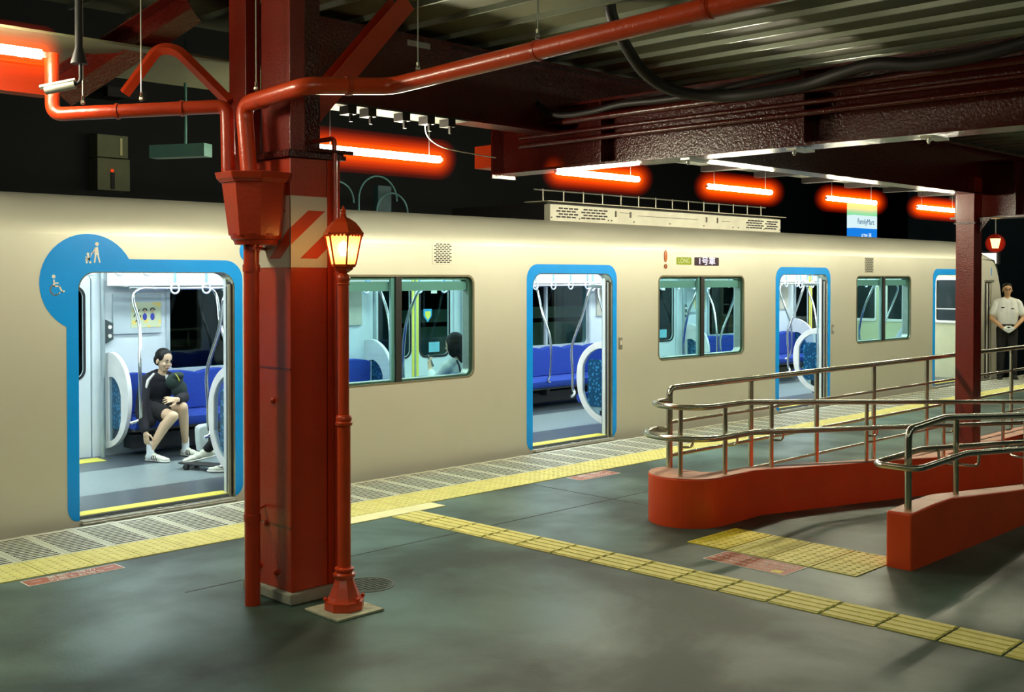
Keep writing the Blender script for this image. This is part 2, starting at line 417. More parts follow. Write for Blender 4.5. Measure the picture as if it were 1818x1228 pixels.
# ------------------------------------------------------------------ beams
def ibeam(m, p0, p1, h, w, tf=0.018, tw=0.012, up=(0, 0, 1), k=0):
    p0 = Vector(p0); p1 = Vector(p1); t = (p1-p0); Ln = t.length; t.normalize()
    u = Vector(up); u = (u-t*u.dot(t)).normalized(); s = t.cross(u)
    M = Matrix((( t.x, s.x, u.x, p0.x), (t.y, s.y, u.y, p0.y), (t.z, s.z, u.z, p0.z), (0, 0, 0, 1)))
    m.box(0, Ln, -w/2, w/2, -h/2, -h/2+tf, k, M); m.box(0, Ln, -w/2, w/2, h/2-tf, h/2, k, M)
    m.box(0, Ln, -tw/2, tw/2, -h/2+tf, h/2-tf, k, M)
    return M
# big cross girder with pipes on its side
gb = thing('canopy_girder', (6.85, -4.5, 2.72), 'deep dark red canopy girder running towards the camera above the ramp', 'girder')
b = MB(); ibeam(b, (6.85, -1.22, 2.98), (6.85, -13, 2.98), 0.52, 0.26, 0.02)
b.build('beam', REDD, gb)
MB().box(6.71, 6.99, -1.24, -1.22, 2.69, 3.26).build('end_plate', REDD, gb)
MB().box(6.75, 6.95, -1.20, -0.97, 2.79, 2.985).build('end_bracket', RED, gb)
for yy in (-2.45, -4.25, -6.05, -7.9):
    MB().box(6.722, 6.842, yy-0.01, yy+0.01, 2.74, 3.22).build('stiffener', REDD, gb)
for zz, rr in ((2.93, 0.022), (3.0, 0.018), (3.09, 0.03)):
    MB().tube([(6.70-rr, -1.6, zz), (6.70-rr, -13, zz)], rr, 10).build('conduit_pipe', REDD, gb, smooth=True)
for yy in (-3.32, -4.2, -5.14):
    c = MB(); c.box(6.66, 6.90, yy-0.04, yy+0.04, 2.690, 2.705); c.tube([(6.70, yy, 2.70), (6.70, yy, 2.655)], 0.008, 8); c.lathe([(0.014, -0.012), (0.014, 0.0)], (6.70, yy, 2.68), 6)
    c.build('beam_clamp', STEELD, gb)
# long girder along the platform, above the tube lights
lg = thing('canopy_girder', (12, -1.95, 3.0), 'long dark red girder under the canopy edge parallel to the train', 'girder')
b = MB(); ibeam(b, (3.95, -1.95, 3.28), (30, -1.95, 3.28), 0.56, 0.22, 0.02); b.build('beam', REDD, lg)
b = MB(); b.box(4.25, 5.62, -2.12, -1.86, 2.985, 2.998); b.box(7.0, 24.0, -2.35, -1.40, 2.985, 2.998); b.build('soffit_plate', mat('pale_soffit', (0.035, 0.038, 0.028), 0.75), lg)  # widened past the big girder to keep tube light off the deck
for xx in (4.55, 4.72, 5.02, 5.25, 5.45):
    c = MB(); c.box(xx-0.035, xx+0.035, -2.12, -2.02, 2.93, 2.99); c.box(xx-0.01, xx+0.01, -2.11, -2.09, 2.88, 2.95); c.build('clamp', BLACKM, lg)
for i in range(17):
    xx = 7.6+i*1.0; MB().box(xx-0.05, xx+0.05, -2.35, -1.40, 2.925, 2.984).build('purlin', BLACKM, lg)
lb = MB(); lb.box(5.07, 5.28, -2.075, -2.068, 3.475, 3.515); lb.build('label_plate', mat('label_grey', (0.35, 0.36, 0.30), 0.6), lg)
MB().box(4.0, 5.49, -2.07, -2.0, 3.0, 3.56).build('cover_plate', REDD, lg)
# eave girder near the left
eg = thing('canopy_girder', (1, -1.0, 3.0), 'red eave girder at the canopy edge behind the security camera', 'girder')
b = MB(); ibeam(b, (-4, -1.0, 3.09), (2.95, -1.0, 3.09), 0.20, 0.14, 0.014); b.build('beam', RED, eg)
MB().box(-4, 6.6, -1.9, -0.86, 3.20, 3.215).build('eave_sheet', DECK, eg)
# girder over the right column
rg = thing('canopy_girder', (12.3, -3.3, 2.46), 'red cross girder carried by the far column', 'girder')
b = MB(); ibeam(b, (12.27, -2.9, 2.78), (12.27, -13, 2.78), 0.62, 0.26, 0.02); b.build('beam', REDD, rg)
for yy in (-3.6, -4.6):
    MB().box(12.14, 12.26, yy-0.01, yy+0.01, 2.49, 3.07).build('stiffener', REDD, rg)
b = MB(); b.prism([(-3.29, 2.47), (-3.42, 2.47), (-3.29, 2.30)], 11.97, 11.99, 'x'); b.build('gusset', REDD, rg)
ag = thing('canopy_girder', (15, -3.2, 2.7), 'dark red girder along the platform over the far column', 'girder')
b = MB(); ibeam(b, (7.02, -3.2, 2.97), (30, -3.2, 2.97), 0.50, 0.20, 0.02); b.build('beam', REDD, ag)
for xg in (17.0, 21.5, 26.0):
    t = thing('canopy_girder', (xg, -3, 2.7), 'distant red cross girder beyond the far column', 'girder', 'distant cross girders')
    b = MB(); ibeam(b, (xg, -1.2, 3.1), (xg, -13, 3.1), 0.5, 0.24, 0.02); b.build('beam', REDD, t)

# ------------------------------------------------------------------ big column
cx0, cx1, cy0, cy1 = 3.50, 3.83, -2.95, -2.50
co = thing('platform_column', (3.665, -2.72, 0), 'big red boxed steel column beside the lamp post, striped at the top', 'column')
MB().box(cx0-0.025, cx1+0.025, cy0-0.025, cy1+0.025, 0, 0.065).build('concrete_footing', CONC, co, bevel=0.01)
b = MB(); b.box(cx0, cx1, cy0, cy1, 0.065, 2.50); b.build('box_casing', RED, co, bevel=0.006)
b = MB(); b.box(cx0+0.245, cx0+0.25, cy0-0.004, cy0+0.0, 0.07, 2.5); b.box(cx1-0.085, cx1, cy0-0.010, cy0-0.0, 0.07, 2.5); b.build('casing_seam', RED, co)
b = MB()
for z in (1.31, 0.42): b.box(cx0-0.004, cx0, cy0, cy1, z, z+0.012)
b.build('casing_joint', RED2, co)
b = MB(); b.box(cx0-0.03, cx1+0.03, cy0-0.03, cy1+0.03, 2.50, 2.525); b.box(cx0-0.02, cx1+0.02, cy0-0.02, cy1+0.02, 2.525, 2.54); b.build('cap_plate', REDD, co)
for (yy, zz) in ((-2.60, 1.135), (-2.775, 1.13), (-2.63, 0.165), (-2.80, 0.155), (-2.70, 0.42)):
    b = MB(); b.sphere((cx0-0.008, yy, zz), (0.012, 0.018, 0.018), 10, 8); b.tube([(cx0, yy, zz), (cx0-0.02, yy, zz)], 0.008, 8); b.build('bolt', RED, co, smooth=True)
# upper steel section above the casing
b = MB()
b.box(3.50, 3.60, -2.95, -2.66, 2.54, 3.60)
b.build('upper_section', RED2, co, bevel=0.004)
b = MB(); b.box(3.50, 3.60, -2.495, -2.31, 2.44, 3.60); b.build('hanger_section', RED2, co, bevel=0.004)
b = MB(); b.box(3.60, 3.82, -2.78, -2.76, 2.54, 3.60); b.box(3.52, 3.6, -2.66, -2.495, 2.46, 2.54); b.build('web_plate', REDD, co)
# warning band: white wrap with red slanted bars
def clip(poly, a, b, c):   # keep a*x+b*y<=c
    out = []
    for i in range(len(poly)):
        p, q = poly[i-1], poly[i]; dp = a*p[0]+b*p[1]-c; dq = a*q[0]+b*q[1]-c
        if (dp <= 0) != (dq <= 0):
            t = dp/(dp-dq); out.append((p[0]+(q[0]-p[0])*t, p[1]+(q[1]-p[1])*t))
        if dq <= 0: out.append(q)
    return out
zb0, zb1 = 1.885, 2.285
band = MB(); o_ = 0.004
band.box(cx0-o_, cx1+o_, cy0-o_, cy0-0.001, zb0, zb1); band.box(cx0-o_, cx0-0.001, cy0-o_, cy1+o_, zb0, zb1)
band.box(cx0-o_, cx1+o_, cy1+0.001, cy1+o_, zb0, zb1); band.box(cx1+0.001, cx1+o_, cy0-o_, cy1+o_, zb0, zb1)
wb = band.build('warning_band', STRW, co)
# u runs along the left face (cy1 -> cy0) then the near face (cx0 -> cx1)
for k in range(-3, 5):
    u0 = -0.02+0.265*k
    par = [(u0, 1.935), (u0+0.115, 1.935), (u0+0.115+0.32, 2.205), (u0+0.32, 2.205)]
    for face in (0, 1):
        lo, hi = (0, 0.45) if face == 0 else (0.45, 0.78)
        q = clip(clip(par, -1, 0, -lo), 1, 0, hi)
        if len(q) < 3: continue
        m = MB(); n = len(q)
        if face == 0: v = [(cx0-o_-0.0015, cy1-(u-lo), z) for u, z in q]
        else: v = [(cx0+(u-lo), cy0-o_-0.0015, z) for u, z in q]
        m.add(v, [tuple(range(n))]); m.build('red_bar', STRR, wb)
# conduit down the near face
c = MB(); c.tube(fillet([(3.78, -2.99, 0.12), (3.78, -2.99, 0.5), (3.775, -2.985, 2.62), (3.77, -2.70, 2.62)], 0.03), 0.014, 10); c.build('conduit_pipe', RED, co, smooth=True)
c = MB(); c.tube([(3.80, -3.05, 0.0), (3.785, -3.0, 0.14)], 0.022, 10); c.build('conduit_sleeve', BLACK, co, smooth=True)
c = MB(); c.tube([(3.60, -2.99, 2.545), (3.9, -2.99, 2.545)], 0.012, 8); c.build('bracket_bar', REDD, co)

# knee brace to the right, and the braces on the left
kb = thing('knee_brace', (3.78, -2.72, 2.8), 'diagonal red brace rising from the big column to the right', 'brace')
b = MB(); ibeam(b, (3.74, -2.68, 2.72), (4.52, -2.68, 3.57), 0.14, 0.12, 0.012, up=(0, -1, 0.01)); b.build('beam', RED, kb)
kb = thing('knee_brace', (3.2, -1.8, 2.9), 'dark red diagonal brace rising behind the left drain pipe', 'brace')
b = MB(); ibeam(b, (2.86, -1.42, 2.98), (3.44, -1.96, 3.50), 0.20, 0.14, 0.012, up=(0.3, 0.3, 1)); b.build('beam', REDD, kb)
kb = thing('knee_brace', (3.4, -2.0, 2.9), 'bent red brace meeting the big column at the left pipe', 'brace')
b = MB(); b.tube(fillet([(3.08, -1.83, 2.93), (3.22, -1.98, 3.20), (3.30, -2.06, 3.19), (3.49, -2.33, 2.87)], 0.10, 8), 0.035, 4); b.build('beam', RED, kb)

# ------------------------------------------------------------------ drain pipes and hopper
hp = thing('rain_hopper', (3.36, -2.76, 2.07), 'red rainwater hopper and downpipe fixed beside the big column', 'drain')
b = MB(); b.lathe([(0.15, -0.30), (0.185, -0.02), (0.19, 0.0)], (3.375, -2.80, 2.36), 8, rot=PI/8); b.build('hopper_body', RED, hp)
b = MB(); b.lathe([(0.195, 0.0), (0.215, 0.02), (0.225, 0.055), (0.20, 0.055), (0.2, 0.0)], (3.375, -2.80, 2.35), 8, rot=PI/8); b.build('hopper_lip', RED, hp, bevel=0.004)
b = MB(); b.lathe([(0.115, -0.35), (0.125, -0.325), (0.135, -0.32), (0.145, -0.29)], (3.375, -2.80, 2.36), 20); b.build('hopper_foot', RED, hp, smooth=True)
b = MB(); b.tube([(3.35, -2.79, 0), (3.35, -2.79, 2.06)], 0.043, 20); b.build('downpipe', RED, hp, smooth=True)
for z in (0.47, 1.86):
    b = MB(); b.tube([(3.35, -2.79, z), (3.35, -2.79, z+0.04)], 0.048, 20); b.build('pipe_collar', RED, hp, smooth=True)
b = MB(); b.tube(fillet([(3.36, -2.76, 0.49), (3.42, -2.70, 0.50), (3.50, -2.68, 0.52)], 0.02), 0.009, 8); b.build('pipe_bracket', RED, hp, smooth=True)
b = MB(); b.tube([(3.30, -2.90, 1.99), (3.5, -2.70, 1.99)], 0.01, 8); b.build('pipe_bracket', RED, hp)

def pipe(pts, r, label, loc, fr=0.09):
    t = thing('drain_pipe', loc, label, 'pipe')
    MB().tube(fillet(pts, fr, 8), r, 20).build('pipe', ORED if r > 0.04 else RED, t, smooth=True)
    return t
pm = pipe([(3.36, -2.76, 2.37), (3.36, -2.70, 2.80), (3.37, -3.30, 2.835), (3.885, -3.36, 2.885), (3.92, -4.55, 2.935), (3.93, -6.6, 3.01)], 0.047, 'thick red drain pipe bending from the hopper up over the platform', (3.36, -2.76, 2.4))
for p in ((3.36, -3.0, 2.817), (3.902, -3.70, 2.90), (3.92, -4.46, 2.931), (3.37, -2.72, 2.62)):
    pass
for (a, b2) in (((3.369, -2.86, 2.808), (3.369, -2.89, 2.810)), ((3.60, -3.325, 2.856), (3.63, -3.33, 2.859)), ((3.92, -4.44, 2.930), (3.92, -4.46, 2.931)), ((3.92, -4.44-1, 2.968), (3.92, -4.46-1, 2.969))):
    MB().tube([a, b2], 0.052, 20).build('pipe_clip', RED, pm, smooth=True)
pl = pipe([(3.31, -2.62, 2.37), (3.33, -2.575, 2.80), (2.63, -1.87, 2.755), (2.63, -1.86, 3.1)], 0.040, 'red drain pipe running left from the hopper to the canopy edge', (3.3, -2.6, 2.4), 0.06)
for q in (0.25, 0.62):
    a = Vector((3.33, -2.575, 2.80)).lerp(Vector((2.63, -1.87, 2.755)), q); c2 = Vector((3.33, -2.575, 2.80)).lerp(Vector((2.63, -1.87, 2.755)), q+0.015)
    MB().tube([a, c2], 0.046, 20).build('pipe_clip', RED, pl, smooth=True)
def rod(x, y, z0, z1, par):
    r_ = MB(); r_.tube([(x, y, z0+0.03), (x, y, z1)], 0.004, 6); r_.build('hanger_rod', STEELD, par)
    r_ = MB(); r_.lathe([(0.010, 0), (0.014, 0.008), (0.014, 0.02), (0.008, 0.03)], (x, y, z0), 8); r_.box(x-0.006, x+0.006, y-0.006, y+0.006, z0+0.03, z0+0.05); r_.build('hanger_nut', STEEL, par)
rod(3.36, -2.83, 2.86, 3.6, pm); rod(3.895, -3.58, 2.94, 3.6, pm); rod(3.92, -4.45, 2.985, 3.6, pm)
rod(2.985, -2.23, 2.83, 3.6, pl); rod(2.75, -1.995, 2.81, 3.6, pl)

# hanging box with its rod
hb = thing('hanging_light_box', (3.86, -1.1, 2.72), 'unlit dark teal strip light hanging from a rod left of the column', 'lamp')
M_ = Matrix.Translation((3.86, -1.04, 2.71)) @ Matrix.Rotation(math.radians(-62), 4, 'Z')
b = MB(); b.box(-0.21, 0.23, -0.05, 0.05, -0.045, 0.045, 0, M_); b.build('housing', TEAL, hb)
b = MB(); b.tube([(3.93, -1.0, 2.75), (3.93, -1.0, 3.5)], 0.011, 8); b.build('rod', TEAL, hb)
b = MB(); b.sphere((3.775, -0.93, 2.69), 0.012); b.build('pilot_lamp', STEEL, hb)

# black hoses
h = MB(); h.tube(smoothpath([(5.58, -3.51, 3.60), (5.62, -3.50, 3.52), (5.8, -3.46, 3.379), (6.05, -3.43, 3.228), (6.28, -3.50, 3.13), (6.45, -3.72, 3.085), (6.48, -4.0, 3.07), (6.5, -4.4, 3.085), (6.45, -4.684, 3.12), (6.42, -4.93, 3.14), (6.42, -5.2, 3.10), (6.42, -5.5, 3.10), (6.42, -5.7, 3.12), (6.42, -6.2, 3.17), (6.42, -8, 3.2)], 6), 0.040, 14)
tag(h.build('black_hose', BLACKM, smooth=True), 'thick black hose curving down from the canopy onto the big girder', 'hose')
h = MB(); h.tube(smoothpath([(6.6, -1.6, 3.5), (6.55, -1.80, 3.35), (6.52, -2.05, 3.17), (6.52, -2.25, 3.11), (6.52, -2.55, 3.11), (6.50, -2.85, 3.13), (6.50, -3.2, 3.12), (6.50, -3.6, 3.12), (6.52, -3.9, 3.15), (6.6, -4.3, 3.2)], 6), 0.024, 12)
tag(h.build('black_hose', BLACKM, smooth=True), 'thinner black cable sagging along the start of the big girder', 'hose')
h = MB(); h.tube(smoothpath([(4.10, -2.06, 3.02), (3.92, -2.16, 2.90), (3.84, -2.25, 2.78), (3.82, -2.3, 2.60)], 6), 0.004, 6)
tag(h.build('thin_cable', STEELD, smooth=True), 'thin grey cable looping down beside the big column', 'cable')
h = MB(); h.tube(smoothpath([(5.25, -2.05, 2.97), (5.32, -2.0, 2.86), (5.48, -2.0, 2.79), (5.9, -1.9, 2.78), (6.3, -1.7, 2.80)], 6), 0.005, 6)
tag(h.build('thin_cable', STEELD, smooth=True), 'thin grey cable hanging between the girder clamps and the girder end', 'cable')

# security camera
sc_ = thing('security_camera', (2.53, -2.22, 2.83), 'white bullet security camera above the left drain pipe', 'camera')
A = Vector((2.47, -2.165, 2.835)); B = Vector((2.585, -2.275, 2.868))
b = MB(); b.tube([A, B], 0.022, 16); b.build('housing', mat('camera_grey', (0.35, 0.36, 0.30), 0.4), sc_, smooth=True)
b = MB(); t = (B-A).normalized(); b.tube([A-t*0.004, A], 0.016, 16); b.build('lens', BLACK, sc_)
b = MB(); u = Vector((0, 0, 0.024)); b.tube([A+u-t*0.03, B+u], 0.013, 4); b.build('sun_shield', mat('camera_white', (0.6, 0.62, 0.5), 0.4), sc_)
b = MB(); b.tube(fillet([B-t*0.01, B+t*0.03+Vector((0, 0, 0.01)), B+t*0.03+Vector((0, 0, 0.24))], 0.02), 0.010, 10); b.build('bracket', BLACK, sc_, smooth=True)
b = MB(); b.lathe([(0.045, -0.05), (0.02, 0.04), (0.02, 0.5)], (2.60, -2.29, 3.03), 14); b.build('mount', BLACK, sc_, smooth=True)

# ------------------------------------------------------------------ tube lights over the platform edge
def tube_light(x0, x1, y, z, label, k):
    t = thing('tube_light', ((x0+x1)/2, y, z), label, 'lamp', None)
    MB().tube([(x0, y, z), (x1, y, z)], 0.026, 12).build('tube', TUBE, t, smooth=True)
    b = MB(); b.tube([(x0-0.03, y, z), (x0, y, z)], 0.017, 12); b.tube([(x1, y, z), (x1+0.03, y, z)], 0.017, 12); b.build('end_cap', STEELD, t)
    b = MB(); b.tube([(x0+0.1, y, z+0.015), (x0+0.1, y, 3.0)], 0.004, 6); b.tube([(x1-0.1, y, z+0.015), (x1-0.1, y, 3.0)], 0.004, 6); b.build('hanger_rod', BLACK, t)
    par = t
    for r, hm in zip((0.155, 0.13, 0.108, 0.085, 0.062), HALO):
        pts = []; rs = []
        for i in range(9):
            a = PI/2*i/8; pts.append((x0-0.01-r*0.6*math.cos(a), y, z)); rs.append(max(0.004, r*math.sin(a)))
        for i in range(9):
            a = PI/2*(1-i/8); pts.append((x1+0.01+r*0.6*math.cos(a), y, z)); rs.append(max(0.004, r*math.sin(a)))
        o = MB().tube(pts, rs, 20).build('glow', hm, par, smooth=True)  # halation built as nested emissive shells
    return t
# more tubes of the same row beyond the picture, and the row over the other half of the platform
def shop_tube(x0, y, z, L=1.2, ax='x', mt=None):
    t = thing('tube_light', (x0, y, z), 'cool white tube light under the canopy, out of the photo', 'lamp', 'canopy tubes outside the picture')
    p1 = (x0+L, y, z) if ax == 'x' else (x0, y+L, z)
    MB().tube([(x0, y, z), p1], 0.02, 10).build('tube', mt or TUBEW, t, smooth=True)
    b = MB()
    if ax == 'x': b.box(x0-0.03, x0+L+0.03, y-0.06, y+0.06, z+0.03, z+0.07); b.box(x0+L/2-0.02, x0+L/2+0.02, y-0.02, y+0.02, z+0.07, 3.6)
    else: b.box(x0-0.06, x0+0.06, y-0.03, y+L+0.03, z+0.03, z+0.07); b.box(x0-0.02, x0+0.02, y+L/2-0.02, y+L/2+0.02, z+0.07, 3.6)
    b.build('reflector', WHITE, t)
names = ['long lit tube light glowing red just right of the striped column', 'lit tube light glowing red just below the end of the deep girder',
         'red-haloed tube light above the rooftop unit, third along the row', 'red-haloed tube light above the shop sign, fourth along the row', 'last visible red-haloed tube light, left of the far column']
for i, (x0, x1) in enumerate([(4.461, 5.563), (6.88, 7.95), (9.05, 10.17), (11.34, 12.47), (13.61, 14.72)]):
    tube_light(x0, x1, -1.85, 2.718, names[i], i)
for x0 in (15.95, 18.25, 20.55): shop_tube(x0, -1.85, 2.76, mt=TUBE)  # unseen tubes added along the row to light the attendant
tube_light(1.35, 2.452, -2.15, 3.03, 'bright tube light cut off at the left edge of the photo', 9)
for x in (-3.5, -0.6, 2.3, 5.2, 8.1): shop_tube(x, -8.3, 3.15)
for x in (-2.0, 1.2): shop_tube(x, -5.9, 3.15)
for x in (10.2, 13.6, 17.0): shop_tube(x, -6.6, 2.95)

# ------------------------------------------------------------------ train
TR = thing('train_car', (10, 1.4, -0.6), 'beige commuter train car with blue door surrounds standing at the platform', 'train')
TR.location = (10, 1.4, -1.1)
DOORS = [(3.590, 4.915), (8.495, 9.81), (13.36, 14.67), (18.23, 19.54)]
WINS = [(0.84, 2.75), (5.72, 7.645), (10.665, 12.50), (15.52, 17.33)]
DT = 1.872; WZ0, WZ1 = 0.828, 1.850
nose = [(20.05, 2.15), (20.60, 2.13), (20.69, 2.09), (20.80, 1.97), (20.88, 1.84), (20.96, 1.66), (21.03, 1.43), (21.06, 1.1), (21.05, 0.7), (21.02, 0.2), (20.98, -0.8)]
outer = [(-1.2, -0.8), (-1.2, 2.15)] + nose
holes = []
for a, b_ in DOORS: holes.append(rrect(a, b_, -0.005, DT, 0.13, 6, (0, 0, 1, 1)))
for a, b_ in WINS: holes.append(rrect(a, b_, WZ0, WZ1, 0.085, 6))
holes.append(rrect(20.27, 20.60, -0.02, 1.76, 0.04, 3))
plate(outer, holes, 0.0, 0.03).build('side_panel', BODY, TR)
# inner lining of the near side
lin = plate([(0.0, 0.02), (0.0, 1.98), (19.7, 1.98), (19.7, 0.02)], [rrect(a-0.0, b_+0.0, 0.021, DT, 0.13, 6, (0, 0, 1, 1)) for a, b_ in DOORS]+[rrect(a+0.03, b_-0.03, WZ0+0.03, WZ1-0.04, 0.06, 6) for a, b_ in WINS], 0.125, 0.14)
lin.build('inner_lining', INW, TR)
# roof
r_ = MB(); secs = []
yz = [(0.0, 2.15), (0.015, 2.22), (0.05, 2.29), (0.11, 2.355), (0.19, 2.41), (0.30, 2.45), (0.45, 2.475), (0.9, 2.51), (1.4, 2.52), (1.9, 2.51), (2.35, 2.475), (2.5, 2.45), (2.61, 2.41), (2.69, 2.355), (2.75, 2.29), (2.785, 2.22), (2.80, 2.15)]
n = len(yz)
xs = [-1.2, 20.0]
v = [(x, y, z) for x in xs for y, z in yz]
r_.add(v, [(i, i+1, n+i+1, n+i) for i in range(n-1)])
# nose cap: sections shrink towards the front following the side profile
def topz(x):
    pr = [(20.0, 2.45), (20.17, 2.36), (20.43, 2.26), (20.68, 2.11), (20.80, 1.97), (20.88, 1.84), (20.96, 1.66), (21.03, 1.43), (21.06, 1.1)]
    for (a, za), (b_, zb_) in zip(pr, pr[1:]):
        if a <= x <= b_: return za+(zb_-za)*(x-a)/(b_-a)
    return pr[-1][1]
xx = [20.0, 20.17, 20.43, 20.6, 20.7, 20.8, 20.88]
v = []
for x in xx:
    dz = topz(x)-2.45; off = dz
    for y, z in yz: v.append((x+0.25*math.sin(PI*y/2.8)*(x-20)/0.9, y, 2.15+(z-2.15)*max(0.03, 1+dz/0.37) if dz > -0.36 else 2.15+(z-2.15)*0.03+(dz+0.36)))
r_.add(v, [(j*n+i, j*n+i+1, (j+1)*n+i+1, (j+1)*n+i) for j in range(len(xx)-1) for i in range(n-1)])
r_.build('roof_shell', BODY, TR, smooth=True)
# front face
ff = MB(); pr = [(20.88, 1.84), (20.96, 1.66), (21.03, 1.43), (21.06, 1.1), (21.05, 0.7), (21.02, 0.2), (20.98, -0.8)]
v = []; m_n = 15
for x, z in pr:
    for i in range(m_n):
        y = 2.8*i/(m_n-1); v.append((x+0.28*math.sin(PI*i/(m_n-1))**0.6, y, z))
ff.add(v, [(j*m_n+i, j*m_n+i+1, (j+1)*m_n+i+1, (j+1)*m_n+i) for j in range(len(pr)-1) for i in range(m_n-1)])
ff.build('front_face', BODY, TR, smooth=True)
# far side with its windows and closed doors
farh = [rrect(a, b_, -0.005, DT, 0.10, 4, (0, 0, 1, 1)) for a, b_ in DOORS]+[rrect(a+0.03, b_-0.03, 0.86, 1.70, 0.05, 4) for a, b_ in WINS]
plate([(-1.2, -0.8), (-1.2, 2.15), (20.9, 2.15), (21.0, -0.8)], farh, 2.70, 2.80).build('far_side_panel', INW, TR)
# floor: bands
def band_(y0, y1, m, nm, x0=-1.2, x1=19.74, z=0.02): MB().box(x0, x1, y0, y1, z-0.06, z).build(nm, m, TR)
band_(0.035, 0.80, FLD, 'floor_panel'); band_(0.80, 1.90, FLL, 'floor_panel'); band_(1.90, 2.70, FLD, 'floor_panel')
MB().box(-1.2, 20.9, 0.05, 2.75, -0.8, -0.04).build('underframe', BLACK, TR)
# ceiling and light panels
MB().box(-1.2, 19.74, 0.10, 2.70, 2.20, 2.215).build('ceiling_panel', INW, TR)
for yy in (0.62, 2.0):
    for xa in range(0, 20, 2):
        MB().box(xa+0.02, min(xa+1.9, 19.7), yy-0.09, yy+0.09, 2.185, 2.199).build('light_panel', INLIGHT, TR)
# coves over the far seats and near seats
for a, b_ in ((-0.2, 3.4), (5.06, 8.35), (9.96, 13.22), (14.85, 18.1)):
    MB().prism([(2.28, 2.19), (2.69, 2.19), (2.69, 1.755), (2.60, 1.755)], a, b_, 'x').build('cove_panel', INW, TR)
    MB().prism([(0.52, 2.19), (0.145, 2.19), (0.145, 1.87), (0.20, 1.87)], a, b_, 'x').build('cove_panel', INWG, TR)
    MB().box(a-0.12, b_+0.1, 2.40, 2.415, 1.745, 1.945).build('light_cover', emis('lit_cover', (0.90, 0.97, 1.0), 1.1), TR)  # emissive panel added for the bright white above the seats
    # luggage racks
    for Y0, s in ((2.66, -1), (0.16, 1)):
        m = MB()
        for q in range(5): m.tube([(a+0.05, Y0+s*(0.04+0.075*q), 1.74), (b_-0.05, Y0+s*(0.04+0.075*q), 1.74)], 0.007, 6)
        m.tube([(a+0.05, Y0+s*0.37, 1.72), (b_-0.05, Y0+s*0.37, 1.72)], 0.013, 8)
        m.build('luggage_rack', CHROME, TR, smooth=True)
# cab bulkhead with its window, rail
bk = plate([(0.1, 0.02), (0.1, 2.2), (2.7, 2.2), (2.7, 0.02)], [rrect(0.20, 0.66, 1.05, 1.78, 0.03, 3), rrect(1.0, 1.6, 1.0, 1.75, 0.03, 3), rrect(1.85, 2.5, 1.0, 1.75, 0.03, 3)], 19.75, 19.79, 'x').build('cab_bulkhead', CREAM, TR)
for a, b_ in ((0.20, 0.66), (1.0, 1.6), (1.85, 2.5)):
    m = plate(rrect(a-0.035, b_+0.035, 1.0, 1.82, 0.05, 4), [rrect(a, b_, 1.05, 1.78, 0.03, 3)], 19.735, 19.75, 'x'); m.build('window_frame', WHITE, bk)
    MB().box(19.765, 19.77, a, b_, 1.0, 1.8).build('window_pane', mat('dark_cab_glass', (0.02, 0.03, 0.03), 0.08), bk)
m = MB(); m.tube(fillet([(19.73, 0.80, 1.30), (19.66, 0.80, 1.30), (19.66, 0.80, 1.02), (19.66, 0.12, 1.02), (19.66, 0.12, 1.30), (19.73, 0.12, 1.30)], 0.03), 0.012, 8); m.tube([(19.67, 0.8, 1.26), (19.67, 0.1, 1.26)], 0.010, 8); m.build('grab_rail', WHITE, bk, smooth=True)
